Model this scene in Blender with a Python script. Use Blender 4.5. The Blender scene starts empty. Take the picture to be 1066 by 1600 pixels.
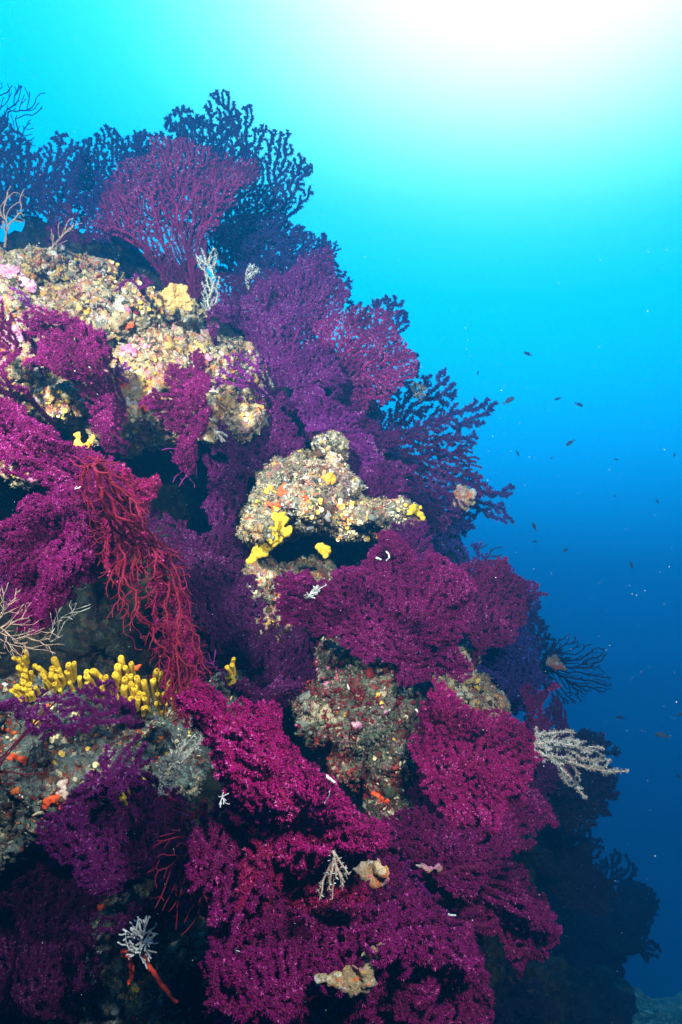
import bpy, bmesh, math, random
import numpy as np
from mathutils import Vector, Matrix
from mathutils.bvhtree import BVHTree

R = math.radians
def lin(r, g, b):
    f = lambda c: (c/255/12.92) if c/255 <= .04045 else ((c/255+.055)/1.055)**2.4
    return (f(r), f(g), f(b), 1.0)

# ------------------------------------------------------------------ camera
sc = bpy.context.scene
col = sc.collection
F = 1142.0                                   # focal length in pixels of the 1066 x 1600 photograph
cam_d = bpy.data.cameras.new('camera'); cam = bpy.data.objects.new('camera', cam_d); col.objects.link(cam)
cam_d.sensor_fit = 'VERTICAL'; cam_d.angle = 2*math.atan(800/F)
cam.location = (0, 0, 0); cam.rotation_euler = (R(90), 0, 0)
cam_d.clip_start = .05; cam_d.clip_end = 400
sc.camera = cam
sc.view_settings.view_transform = 'Standard'; sc.view_settings.look = 'None'
sc.view_settings.exposure = 0.0; sc.view_settings.gamma = 1.0
sc.render.engine = 'CYCLES'
sc.cycles.max_bounces = 4; sc.cycles.diffuse_bounces = 2; sc.cycles.glossy_bounces = 1
sc.cycles.volume_bounces = 0; sc.cycles.transparent_max_bounces = 12
sc.cycles.use_denoising = True
sc.cycles.sample_clamp_indirect = 4

def P(px, py, d):                            # a point d metres in front of the lens plane
    return Vector(((px-533)/F*d, d, (800-py)/F*d))

# ------------------------------------------------------------------ open water all round, bright where the sun comes through
W = bpy.data.worlds.new('World'); sc.world = W; W.use_nodes = True
nt = W.node_tree; N = nt.nodes; L = nt.links; N.clear()
G = P(840, -120, 1).normalized()             # the bright window in the surface, up and behind the reef
tc = N.new('ShaderNodeTexCoord')
sub = N.new('ShaderNodeVectorMath'); sub.operation = 'SUBTRACT'; sub.inputs[1].default_value = G
mul = N.new('ShaderNodeVectorMath'); mul.operation = 'MULTIPLY'; mul.inputs[1].default_value = (.62, .8, 1.0)
ln = N.new('ShaderNodeVectorMath'); ln.operation = 'LENGTH'
cr = N.new('ShaderNodeValToRGB')
L.new(tc.outputs['Generated'], sub.inputs[0]); L.new(sub.outputs[0], mul.inputs[0]); L.new(mul.outputs[0], ln.inputs[0])
L.new(ln.outputs['Value'], cr.inputs['Fac'])
keys = [(0.0, (2.5, 2.35, 2.1)), (.07, (2.2, 2.3, 2.1)), (.13, (1.65, 2.12, 2.1)), (.19, (.85, 1.8, 2.05)), (.24, (.36, 1.5, 2.05)), (.29, (.08, 1.2, 2.05)), (.36, (.0, .98, 2.05)),
        (.43, (.0, .86, 1.86)), (.51, (.0, .62, 1.55)), (.61, (.0, .31, .92)), (.70, (.0, .10, .36)), (.84, (.0, .034, .15)), (1.0, (.0, .014, .07))]
kx = np.array([k[0] for k in keys]); kc = np.array([k[1] for k in keys])
el = cr.color_ramp.elements
xs = np.linspace(0, 1, 31); ys = np.stack([np.interp(np.linspace(0, 1, 301), kx, kc[:, c]) for c in range(3)], 1)
ker = np.hanning(27); ker /= ker.sum()
ys = np.stack([np.convolve(np.pad(ys[:, c], 13, mode='edge'), ker, 'valid') for c in range(3)], 1)[::10]
el[0].position = 0; el[0].color = (*ys[0], 1); el[1].position = 1; el[1].color = (*ys[-1], 1)
for p, c in zip(xs[1:-1], ys[1:-1]):
    e = el.new(float(p)); e.color = (*[float(q) for q in c], 1)
bg = N.new('ShaderNodeBackground'); bg.inputs['Strength'].default_value = 1.33
wo = N.new('ShaderNodeOutputWorld')
L.new(cr.outputs['Color'], bg.inputs['Color']); L.new(bg.outputs[0], wo.inputs['Surface'])

# the sun, scattered by the surface and filtered blue by the water above
sun_d = bpy.data.lights.new('sun', 'SUN'); sun = bpy.data.objects.new('sun', sun_d); col.objects.link(sun)
sun_d.energy = .5; sun_d.angle = R(25); sun_d.color = (.05, .55, 1.0)
sun.rotation_euler = Vector((.35, .55, 1)).to_track_quat('Z', 'Y').to_euler()
# the two strobes of the photographer that light the near reef
def strobe(name, loc, target, power, blend=.9, cone=150):
    d = bpy.data.lights.new(name, 'SPOT'); o = bpy.data.objects.new(name, d); col.objects.link(o)
    d.energy = power; d.shadow_soft_size = .05; d.spot_size = R(cone); d.spot_blend = blend
    d.color = (1.0, .95, .91)
    o.location = loc; o.rotation_euler = (Vector(loc)-Vector(target)).to_track_quat('Z', 'Y').to_euler()
strobe('strobe', (-.62, .15, .78), (-.54, 1.8, .50), 600, 1.0, 92)
strobe('strobe', (.40, .05, .52), (.08, 1.3, -.36), 205, 1.0, 92)

# ------------------------------------------------------------------ numpy helpers
rng = np.random.default_rng(7)
def _hash(ix, iy, iz, s):
    h = (ix*374761393 + iy*668265263 + iz*2147483647 + s*1274126177) & 0xffffffff
    h = ((h ^ (h >> 13))*1274126177) & 0xffffffff
    h = ((h ^ (h >> 16))*2246822519) & 0xffffffff
    return ((h ^ (h >> 15)) & 0xffffff)/float(0xffffff)
def vnoise(p, seed=0):
    p = np.asarray(p, float); i = np.floor(p).astype(np.int64); f = p-i; f = f*f*(3-2*f)
    o = 0
    for dx in (0, 1):
        for dy in (0, 1):
            for dz in (0, 1):
                w = (f[:, 0] if dx else 1-f[:, 0])*(f[:, 1] if dy else 1-f[:, 1])*(f[:, 2] if dz else 1-f[:, 2])
                o = o + w*_hash(i[:, 0]+dx, i[:, 1]+dy, i[:, 2]+dz, seed)
    return o*2-1
def fbm(p, sc_, octv=4, seed=0):
    o = 0; a = 1
    for k in range(octv):
        o = o + a*vnoise(np.asarray(p)*sc_*2**k+17.3*k, seed+k); a *= .5
    return o

def link(name, me, parent=None, mat=None):
    o = bpy.data.objects.new(name, me); col.objects.link(o)
    if mat: me.materials.append(mat)
    if parent: o.parent = parent
    return o
def tag(o, label=None, cat=None, group=None, kind=None):
    if label: o['label'] = label
    if cat: o['category'] = cat
    if group: o['group'] = group
    if kind: o['kind'] = kind
    return o
def empty(name, loc):
    o = bpy.data.objects.new(name, None); col.objects.link(o); o.location = loc; o.empty_display_size = .05
    return o
def mesh_np(name, V, faces_list, smooth=True, tone=None):
    """V (n,3); faces_list: list of int arrays (m,k); tone: per-face float"""
    me = bpy.data.meshes.new(name)
    V = np.asarray(V, np.float32)
    fl = [f for f in faces_list if len(f)]
    loops = np.concatenate([f.ravel() for f in fl]).astype(np.int32)
    tot = np.concatenate([np.full(len(f), f.shape[1], np.int32) for f in fl])
    start = np.concatenate([[0], np.cumsum(tot)[:-1]]).astype(np.int32)
    me.vertices.add(len(V)); me.vertices.foreach_set('co', V.ravel())
    me.loops.add(len(loops)); me.loops.foreach_set('vertex_index', loops)
    me.polygons.add(len(tot)); me.polygons.foreach_set('loop_start', start); me.polygons.foreach_set('loop_total', tot)
    me.polygons.foreach_set('use_smooth', np.full(len(tot), smooth))
    if tone is not None:
        if tone.ndim == 1:
            a = me.attributes.new('tone', 'FLOAT', 'FACE'); a.data.foreach_set('value', tone.astype(np.float32))
        else:
            a = me.attributes.new('tone', 'FLOAT_COLOR', 'FACE')
            a.data.foreach_set('color', np.c_[tone, np.ones(len(tone))].astype(np.float32).ravel())
    me.update(calc_edges=True)
    return me

# ------------------------------------------------------------------ materials
def new_mat(name):
    m = bpy.data.materials.new(name); m.use_nodes = True
    return m, m.node_tree.nodes, m.node_tree.links, m.node_tree.nodes['Principled BSDF']
def ramp(N, stops, interp='LINEAR'):
    r = N.new('ShaderNodeValToRGB'); r.color_ramp.interpolation = interp
    e = r.color_ramp.elements
    e[0].position = stops[0][0]; e[0].color = (*stops[0][1][:3], 1)
    e[1].position = stops[-1][0]; e[1].color = (*stops[-1][1][:3], 1)
    for p, c in stops[1:-1]:
        x = e.new(p); x.color = (*c[:3], 1)
    return r
def noise_tex(N, L, tc, scale, detail=4, rough=.6, dist=0):
    n = N.new('ShaderNodeTexNoise'); n.inputs['Scale'].default_value = scale
    n.inputs['Detail'].default_value = detail; n.inputs['Roughness'].default_value = rough
    n.inputs['Distortion'].default_value = dist
    L.new(tc.outputs['Object'], n.inputs['Vector']); return n
def mixc(N, L, fac, a, b, mode='MIX'):
    m = N.new('ShaderNodeMix'); m.data_type = 'RGBA'; m.blend_type = mode
    for s, v in ((m.inputs[0], fac), (m.inputs[6], a), (m.inputs[7], b)):
        if hasattr(v, 'node') or hasattr(v, 'links'): L.new(v, s)
        else: s.default_value = v
    return m.outputs[2]

def rock_mat(name, base, patches, patch_amt=.5, speck=.5):
    m, N, L, B = new_mat(name)
    tc = N.new('ShaderNodeTexCoord')
    n1 = noise_tex(N, L, tc, 45, 8, .75)
    r1 = ramp(N, [(.30, base[0]), (.46, base[1]), (.56, base[2]), (.70, base[3])])
    L.new(n1.outputs['Fac'], r1.inputs['Fac'])
    # warped cells, each one a crust of some colour
    nw = noise_tex(N, L, tc, 30, 4, .7)
    wv = N.new('ShaderNodeVectorMath'); wv.operation = 'MULTIPLY_ADD'; wv.inputs[1].default_value = (.05, .05, .05)
    L.new(nw.outputs['Color'], wv.inputs[0]); L.new(tc.outputs['Object'], wv.inputs[2])
    out = r1.outputs['Color']
    for k, (scale, thr) in enumerate(((16, .55), (42, .5), (95, .5))):
        v = N.new('ShaderNodeTexVoronoi'); v.inputs['Scale'].default_value = scale
        L.new(wv.outputs[0], v.inputs['Vector'])
        sp = N.new('ShaderNodeSeparateColor'); L.new(v.outputs['Color'], sp.inputs[0])
        st = [(i/len(patches), c) for i, c in enumerate(patches)]
        pr = ramp(N, st, 'CONSTANT'); L.new(sp.outputs[0], pr.inputs['Fac'])
        nm = noise_tex(N, L, tc, 7+9*k, 3, .6)
        a = N.new('ShaderNodeMath'); a.operation = 'ADD'; L.new(nm.outputs['Fac'], a.inputs[0])
        s2 = N.new('ShaderNodeMath'); s2.operation = 'MULTIPLY'; s2.inputs[1].default_value = .45
        L.new(sp.outputs[1], s2.inputs[0]); L.new(s2.outputs[0], a.inputs[1])
        t = N.new('ShaderNodeMapRange'); t.inputs['From Min'].default_value = 1.0-patch_amt*.45; t.inputs['From Max'].default_value = 1.04-patch_amt*.45
        t.inputs['To Max'].default_value = .85
        L.new(a.outputs[0], t.inputs['Value'])
        out = mixc(N, L, t.outputs[0], out, pr.outputs['Color'])
    n3 = noise_tex(N, L, tc, 260, 5, .8)
    r3 = ramp(N, [(.36, (.28, .28, .28)), (.5, (.85, .85, .85)), (.66, (1.6, 1.55, 1.45))])
    L.new(n3.outputs['Fac'], r3.inputs['Fac'])
    out = mixc(N, L, speck, out, r3.outputs['Color'], 'MULTIPLY')
    L.new(out, B.inputs['Base Color'])
    B.inputs['Roughness'].default_value = .8; B.inputs['Specular IOR Level'].default_value = .25
    nb = noise_tex(N, L, tc, 130, 8, .8)
    b = N.new('ShaderNodeBump'); b.inputs['Strength'].default_value = .9; b.inputs['Distance'].default_value = .012
    L.new(nb.outputs['Fac'], b.inputs['Height']); L.new(b.outputs['Normal'], B.inputs['Normal'])
    return m
cream, tan, grey, olive = lin(225, 205, 165), lin(175, 150, 110), lin(130, 130, 118), lin(70, 75, 55)
pink, rose, maroon, orange, yellow, white, brown = lin(215, 130, 165), lin(200, 80, 100), lin(110, 22, 30), lin(230, 110, 40), lin(225, 185, 70), lin(230, 225, 215), lin(95, 65, 45)
M = {}
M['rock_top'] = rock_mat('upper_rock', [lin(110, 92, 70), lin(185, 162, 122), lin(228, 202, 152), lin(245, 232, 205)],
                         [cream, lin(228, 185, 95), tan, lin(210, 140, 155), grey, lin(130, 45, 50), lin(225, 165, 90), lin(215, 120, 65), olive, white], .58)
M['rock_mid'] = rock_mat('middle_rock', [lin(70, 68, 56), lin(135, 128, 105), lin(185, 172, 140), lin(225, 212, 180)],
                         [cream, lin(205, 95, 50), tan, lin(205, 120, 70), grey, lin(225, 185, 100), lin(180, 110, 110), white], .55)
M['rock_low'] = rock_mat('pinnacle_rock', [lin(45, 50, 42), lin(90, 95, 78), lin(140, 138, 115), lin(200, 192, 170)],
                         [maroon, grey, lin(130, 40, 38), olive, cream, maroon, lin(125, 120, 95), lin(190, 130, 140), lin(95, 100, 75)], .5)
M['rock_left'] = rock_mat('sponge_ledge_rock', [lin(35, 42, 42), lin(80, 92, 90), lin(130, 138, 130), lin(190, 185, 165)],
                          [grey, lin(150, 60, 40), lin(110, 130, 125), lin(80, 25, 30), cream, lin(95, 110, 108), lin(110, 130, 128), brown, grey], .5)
M['rock_back'] = rock_mat('painted_shade_rock', [lin(10, 13, 16), lin(22, 27, 28), lin(42, 44, 38), lin(80, 74, 62)],  # shade of the recesses is put into these dark base colours
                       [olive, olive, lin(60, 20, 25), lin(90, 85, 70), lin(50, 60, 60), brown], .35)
M['seabed'] = rock_mat('seabed_rock', [lin(30, 36, 34), lin(70, 80, 70), lin(110, 116, 100), lin(160, 165, 150)],
                       [grey, tan, olive, cream], .3)

def tone_mat(name, stops, rough=.7, spec=.25, sheen=0, bump=None):
    """stops: colours over the per-face attribute 'tone'"""
    m, N, L, B = new_mat(name)
    at = N.new('ShaderNodeAttribute'); at.attribute_name = 'tone'
    r = ramp(N, stops); L.new(at.outputs['Fac'], r.inputs['Fac']); L.new(r.outputs['Color'], B.inputs['Base Color'])
    B.inputs['Roughness'].default_value = rough; B.inputs['Specular IOR Level'].default_value = spec
    return m
def plain_mat(name, c1, c2, scale=60, rough=.6, spec=.3, bump=.3, dist=.004):
    m, N, L, B = new_mat(name)
    tc = N.new('ShaderNodeTexCoord'); n = noise_tex(N, L, tc, scale, 6, .7)
    r = ramp(N, [(.35, c1), (.65, c2)]); L.new(n.outputs['Fac'], r.inputs['Fac']); L.new(r.outputs['Color'], B.inputs['Base Color'])
    B.inputs['Roughness'].default_value = rough; B.inputs['Specular IOR Level'].default_value = spec
    nb = noise_tex(N, L, tc, scale*3, 5, .7)
    b = N.new('ShaderNodeBump'); b.inputs['Strength'].default_value = bump; b.inputs['Distance'].default_value = dist
    L.new(nb.outputs['Fac'], b.inputs['Height']); L.new(b.outputs['Normal'], B.inputs['Normal'])
    return m
def fan_mats(key, dark, mid, light, stem):
    M[key+'_p'] = tone_mat(key+'_polyps', [(0, dark), (.55, mid), (.9, mid), (1.0, light)], .75, .15)
    M[key+'_b'] = plain_mat(key+'_branches', tuple(x*.75 for x in stem[:3]), stem[:3], 120, .7, .2)
fan_mats('magenta', (.040, .0, .028), (.175, .001, .095), (.42, .06, .27), (.09, .001, .036))
fan_mats('hotpink', (.05, .0, .024), (.36, .002, .145), (.62, .10, .36), (.18, .001, .05))
fan_mats('crimson', (.06, .0, .02), (.23, .001, .075), (.48, .07, .22), (.135, .001, .016))
fan_mats('purple', (.035, .0, .04), (.12, .002, .11), (.30, .08, .28), (.08, .001, .05))
fan_mats('violet', (.06, .002, .08), (.20, .012, .21), (.48, .20, .46), (.18, .008, .14))
fan_mats('bluish', (.02, .018, .12), (.045, .034, .25), (.12, .09, .36), (.05, .012, .10))  # far fans: the blue of water light and haze put into the colour
fan_mats('plum', (.020, .0, .022), (.085, .001, .070), (.24, .06, .22), (.05, .001, .034))  # darkened purple: shadow on these fans put into the colour
fan_mats('wine', (.06, .002, .05), (.24, .010, .17), (.65, .25, .50), (.34, .006, .13))
fan_mats('brown', (.05, .02, .015), (.12, .06, .04), (.2, .1, .08), (.16, .07, .045))
fan_mats('dark', (.010, .012, .045), (.018, .018, .07), (.05, .05, .12), (.018, .012, .045))  # silhouetted fans: navy dimness of distance put into the colour
M['white'] = plain_mat('white_growth', lin(150, 152, 152), lin(222, 220, 216), 90)
M['pale'] = plain_mat('pale_growth', lin(150, 140, 125), lin(225, 215, 200), 90)
M['greyhyd'] = plain_mat('grey_hydroid', lin(110, 110, 100), lin(190, 188, 175), 90)
M['bone'] = plain_mat('bone_twigs', lin(115, 90, 80), lin(175, 148, 128), 90)
M['brownfan'] = plain_mat('brown_branches', lin(60, 40, 35), lin(110, 75, 60), 90)
M['rosy'] = plain_mat('rosy_growth', lin(160, 125, 115), lin(215, 195, 178), 70)
M['yellow'] = plain_mat('yellow_sponge', lin(186, 140, 30), lin(240, 205, 62), 130, .8, .12, .9, .0035)
M['amber'] = plain_mat('amber_sponge', lin(215, 130, 30), lin(245, 180, 60), 70)
M['orange'] = plain_mat('orange_sponge', lin(215, 62, 22), lin(245, 100, 45), 70)
M['redrope'] = plain_mat('red_finger_sponge', lin(215, 48, 28), lin(240, 82, 52), 90)
M['pinkalg'] = plain_mat('pink_crust', lin(185, 95, 140), lin(225, 185, 195), 45, .8, .1, .9, .006)
M['ochre'] = plain_mat('ochre_crust', lin(190, 140, 80), lin(235, 200, 130), 60, .8, .1, 1.0, .008)
M['clump'] = rock_mat('crusted_clump', [lin(110, 90, 75), lin(175, 150, 125), lin(215, 195, 170), lin(240, 230, 210)], [cream, white, orange, pink, tan, yellow], .5)
M['fish'] = plain_mat('dark_fish_skin', lin(80, 88, 95), lin(120, 125, 125), 60, .45, .4, .1)
M['eye'] = plain_mat('fish_eye', (.01, .01, .01), (.02, .02, .02), 60, .2, .5, 0)

# ------------------------------------------------------------------ rock
def blob_mesh(name, blobs, voxel, disp, seed=0, sub=3):
    """ellipsoids fused by a voxel remesh, then roughened along the normals"""
    bm = bmesh.new()
    for c, r in blobs:
        mt = Matrix.Translation(c) @ Matrix.Diagonal((*r, 1))
        bmesh.ops.create_icosphere(bm, subdivisions=sub, radius=1, matrix=mt)
    me = bpy.data.meshes.new(name+'_raw'); bm.to_mesh(me); bm.free()
    o = bpy.data.objects.new('tmp', me); col.objects.link(o)
    co = np.empty(len(me.vertices)*3); me.vertices.foreach_get('co', co); co = co.reshape(-1, 3)
    if disp:
        big = disp[0][1]*.9
        off = np.stack([fbm(co, disp[0][0]*.8, 3, seed+40+k) for k in range(3)], 1)*big
        me.vertices.foreach_set('co', (co+off).astype(np.float32).ravel())
    md = o.modifiers.new('r', 'REMESH'); md.mode = 'VOXEL'; md.voxel_size = voxel
    dg = bpy.context.evaluated_depsgraph_get()
    m2 = bpy.data.meshes.new_from_object(o.evaluated_get(dg)); m2.name = name
    bpy.data.objects.remove(o); bpy.data.meshes.remove(me)
    n = len(m2.vertices)
    for k, (s, a, ridged) in enumerate(disp):
        co = np.empty(n*3, np.float32); m2.vertices.foreach_get('co', co); co = co.reshape(-1, 3)
        no = np.empty(n*3, np.float32); m2.vertices.foreach_get('normal', no); no = no.reshape(-1, 3)
        h = fbm(co, s, 3, seed+k*7)
        if ridged: h = np.tanh(np.sqrt(h*h+.003)*2.2)*1.2-.6
        m2.vertices.foreach_set('co', (co+no*(h*a)[:, None]).astype(np.float32).ravel()); m2.update()
    m2.polygons.foreach_set('use_smooth', np.ones(len(m2.polygons), bool)); m2.update()
    return m2
def B(px, py, d, rx, ry=None, rz=None):      # d: depth of the front of the blob
    ry = rx if ry is None else ry; rz = rx if rz is None else rz
    return (P(px, py, d+ry), (rx, ry, rz))

ROCKS = []
def rock(name, blobs, mat, voxel, disp, seed, label=None):
    o = link(name, blob_mesh(name, blobs, voxel, disp, seed), None, M[mat])
    if label: tag(o, label, 'rock', 'rock outcrops of the reef')
    else: tag(o, kind='structure')
    ROCKS.append(o); return o
D2 = [(9, .03, False), (26, .026, True), (60, .013, True), (150, .006, True)]
D3 = [(14, .018, False), (32, .018, True), (75, .010, True), (170, .005, True)]
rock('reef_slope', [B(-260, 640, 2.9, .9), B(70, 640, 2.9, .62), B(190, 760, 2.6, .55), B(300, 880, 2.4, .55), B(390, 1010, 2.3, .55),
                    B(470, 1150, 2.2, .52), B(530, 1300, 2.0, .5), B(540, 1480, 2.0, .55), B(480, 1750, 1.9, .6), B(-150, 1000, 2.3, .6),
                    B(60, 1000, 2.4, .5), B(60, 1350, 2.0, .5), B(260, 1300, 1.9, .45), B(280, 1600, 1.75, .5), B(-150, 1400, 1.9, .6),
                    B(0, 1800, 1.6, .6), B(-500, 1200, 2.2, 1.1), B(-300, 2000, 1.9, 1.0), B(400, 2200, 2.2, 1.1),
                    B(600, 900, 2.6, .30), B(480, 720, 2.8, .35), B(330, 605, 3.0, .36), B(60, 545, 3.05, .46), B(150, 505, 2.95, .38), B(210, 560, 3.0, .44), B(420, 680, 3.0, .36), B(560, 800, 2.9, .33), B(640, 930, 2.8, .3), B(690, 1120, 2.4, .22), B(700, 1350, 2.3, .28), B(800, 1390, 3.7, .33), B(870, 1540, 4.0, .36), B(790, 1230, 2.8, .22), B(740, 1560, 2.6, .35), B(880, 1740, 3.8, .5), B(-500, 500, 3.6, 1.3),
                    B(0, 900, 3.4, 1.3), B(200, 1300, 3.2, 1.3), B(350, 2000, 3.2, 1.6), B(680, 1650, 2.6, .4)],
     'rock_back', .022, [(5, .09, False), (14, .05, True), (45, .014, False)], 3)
rock('rock_ledge', [B(40, 520, 1.85, .20, .3, .12), B(-90, 530, 1.8, .25, .3, .2), B(170, 515, 1.95, .20, .3, .11), B(100, 450, 2.15, .20, .3, .06), B(60, 590, 1.72, .14, .2, .11), B(20, 700, 1.55, .045, .1, .065),
                    B(280, 580, 1.86, .13, .25, .10), B(230, 615, 1.78, .12, .22, .10), B(365, 590, 2.0, .08, .2, .10), B(200, 660, 1.74, .05, .14, .07), B(-40, 640, 1.6, .11, .2, .14), B(110, 645, 1.68, .08, .15, .05),
                    B(285, 510, 2.1, .10, .2, .07), B(325, 640, 1.85, .07, .14, .06), B(375, 655, 1.92, .045, .12, .04), B(-120, 690, 1.6, .13, .25, .09), B(10, 460, 2.15, .2, .3, .08), B(250, 660, 1.80, .06, .14, .04)],
     'rock_top', .0065, D2, 11, 'large brightly lit cream and yellow crusted rock ledge at the upper left')
rock('rock_outcrop', [B(470, 790, 1.72, .10, .2, .06), B(550, 808, 1.78, .09, .2, .042), B(415, 820, 1.66, .045, .15, .045), B(480, 740, 1.86, .06, .15, .06), B(615, 800, 1.85, .04, .12, .028),
                      B(512, 712, 1.93, .03, .14, .045), B(430, 755, 1.82, .035, .15, .06), B(590, 815, 1.82, .05, .15, .03), B(505, 760, 1.80, .06, .15, .05)],
     'rock_mid', .0055, D3, 23, 'grey and cream rock ledge dotted with yellow cups above the yellow lobed sponge')
rock('rock_outcrop', [B(450, 920, 1.80, .06, .2, .06), B(425, 975, 1.80, .045, .2, .06), B(490, 900, 1.86, .055, .2, .045), B(410, 905, 1.9, .04, .2, .06)],
     'rock_mid', .010, D3, 29, 'dull grey rock face in the shade under the cup-dotted middle ledge')
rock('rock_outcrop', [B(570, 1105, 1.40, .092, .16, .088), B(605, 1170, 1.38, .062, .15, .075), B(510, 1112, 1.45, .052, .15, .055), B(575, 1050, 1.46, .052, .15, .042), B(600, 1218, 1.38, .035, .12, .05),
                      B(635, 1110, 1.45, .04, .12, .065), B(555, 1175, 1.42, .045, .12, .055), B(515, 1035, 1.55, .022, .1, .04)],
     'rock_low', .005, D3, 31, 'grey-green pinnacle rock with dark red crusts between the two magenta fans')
rock('rock_outcrop', [B(715, 1050, 1.72, .045, .12, .055), B(755, 1085, 1.75, .035, .12, .035), B(690, 1090, 1.66, .04, .1, .04), B(735, 1105, 1.7, .04, .1, .028), B(665, 1075, 1.6, .03, .1, .04)],
     'rock_mid', .007, D3, 37, 'small knobbly grey rock lit beside the dull blue fans at right')
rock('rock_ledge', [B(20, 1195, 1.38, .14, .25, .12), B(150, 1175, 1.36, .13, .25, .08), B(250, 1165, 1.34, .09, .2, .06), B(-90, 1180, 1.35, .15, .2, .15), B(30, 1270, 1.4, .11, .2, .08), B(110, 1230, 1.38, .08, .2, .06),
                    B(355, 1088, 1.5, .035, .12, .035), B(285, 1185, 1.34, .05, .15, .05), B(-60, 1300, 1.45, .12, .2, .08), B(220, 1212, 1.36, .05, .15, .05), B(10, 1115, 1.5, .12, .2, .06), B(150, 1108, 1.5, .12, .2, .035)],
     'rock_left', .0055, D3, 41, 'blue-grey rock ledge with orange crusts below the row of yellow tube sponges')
rock('rock_outcrop', [B(235, 1555, 1.22, .075, .2, .075), B(205, 1485, 1.28, .045, .15, .05), B(285, 1495, 1.30, .045, .15, .035), B(170, 1610, 1.2, .06, .15, .05), B(280, 1600, 1.2, .06, .15, .05),
                      B(60, 1670, 1.3, .1, .2, .05), B(190, 1435, 1.34, .03, .1, .03)],
     'rock_left', .0055, D3, 47, 'dim brown-grey rock bearing the white bushy colony at the bottom left')

# one tree for rays against all the rock
def bvh_all():
    vs, ps, off, src = [], [], 0, []
    for k, o in enumerate(ROCKS):
        me = o.data; n = len(me.vertices)
        co = np.empty(n*3, np.float32); me.vertices.foreach_get('co', co)
        vs.extend(map(tuple, co.reshape(-1, 3).tolist()))
        for p in me.polygons:
            ps.append([off+i for i in p.vertices]); src.append(k)
        off += n
    return BVHTree.FromPolygons(vs, ps), src
BVH, SRC = bvh_all()
def ray(px, py, dflt=None):
    d = P(px, py, 1).normalized()
    h = BVH.ray_cast(Vector((0, 0, 0)), d, 8)
    if h[0] is None: return (P(px, py, dflt or 2.5), Vector((0, -1, 0)), None, False)
    return (h[0], h[1], SRC[h[2]], True)

# ------------------------------------------------------------------ seabed far below at the right
def seabed():
    nx, ny = 260, 260
    x = np.linspace(-8, 10, nx); y = np.linspace(1.2, 9.2, ny)
    X, Y = np.meshgrid(x, y)
    Z = -3.08-.16*(Y-3)-.06*np.maximum(Y-3.6, 0)**2-.12*(X-1.0)
    p = np.c_[X.ravel(), Y.ravel(), np.zeros(X.size)]
    Z = Z.ravel()+.16*fbm(p, 1.5, 4, 5)+.07*np.abs(fbm(p, 6, 3, 9))+.02*fbm(p, 22, 3, 3)
    V = np.c_[X.ravel(), Y.ravel(), Z]
    i = np.arange(nx*ny).reshape(ny, nx)
    q = np.stack([i[:-1, :-1], i[:-1, 1:], i[1:, 1:], i[1:, :-1]], -1).reshape(-1, 4)
    tag(link('seabed', mesh_np('seabed', V, [q]), None, M['seabed']), kind='structure')
seabed()
# ------------------------------------------------------------------ branching colonies
def in_poly(q, poly):
    x, y = q[:, 0], q[:, 1]; ins = np.zeros(len(q), bool); n = len(poly)
    for i in range(n):
        x1, y1 = poly[i]; x2, y2 = poly[(i+1) % n]
        c = ((y1 > y) != (y2 > y)) & (x < (x2-x1)*(y-y1)/((y2-y1) or 1e-9)+x1)
        ins ^= c
    return ins
def grow(pts, root, bf, up=None):
    """balanced spanning tree: every point joins where wire plus way to the root is least"""
    n = len(pts)+1; A = np.vstack([root, pts]).astype(np.float32)
    par = np.full(n, -1); path = np.zeros(n, np.float32); done = np.zeros(n, bool); done[0] = True
    best = np.linalg.norm(A-A[0], axis=1); bpar = np.zeros(n, int); blen = best.copy(); cost = best.copy(); cost[0] = np.inf
    order = [0]
    for _ in range(n-1):
        j = int(np.argmin(cost)); p = bpar[j]
        par[j] = p; path[j] = path[p]+blen[j]; done[j] = True; cost[j] = np.inf; order.append(j)
        dj = np.linalg.norm(A-A[j], axis=1); c = dj+bf*path[j]
        up_ = (c < cost) & ~done
        cost[up_] = c[up_]; bpar[up_] = j; blen[up_] = dj[up_]
    order = np.array(order); inv = np.empty(n, int); inv[order] = np.arange(n)
    A = A[order]; par = par[order]; par[1:] = inv[par[1:]]
    return A, par
def radii(A, par, rtip, power, rmax):
    n = len(A); kids = np.bincount(par[1:], minlength=n); tips = np.where(kids == 0, 1.0, 0.0)
    for j in range(n-1, 0, -1): tips[par[j]] += tips[j]
    return np.minimum(rtip*tips**power, rmax), kids, tips
def relax(A, par, kids, it=2, w=.5):
    n = len(A); f = (kids > 0); f[0] = False
    for _ in range(it):
        s = np.zeros_like(A); np.add.at(s, par[1:], A[1:])
        tgt = (s/np.maximum(kids, 1)[:, None]+A[np.maximum(par, 0)])/2
        A = np.where(f[:, None], A*(1-w)+tgt*w, A)
    return A
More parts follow.
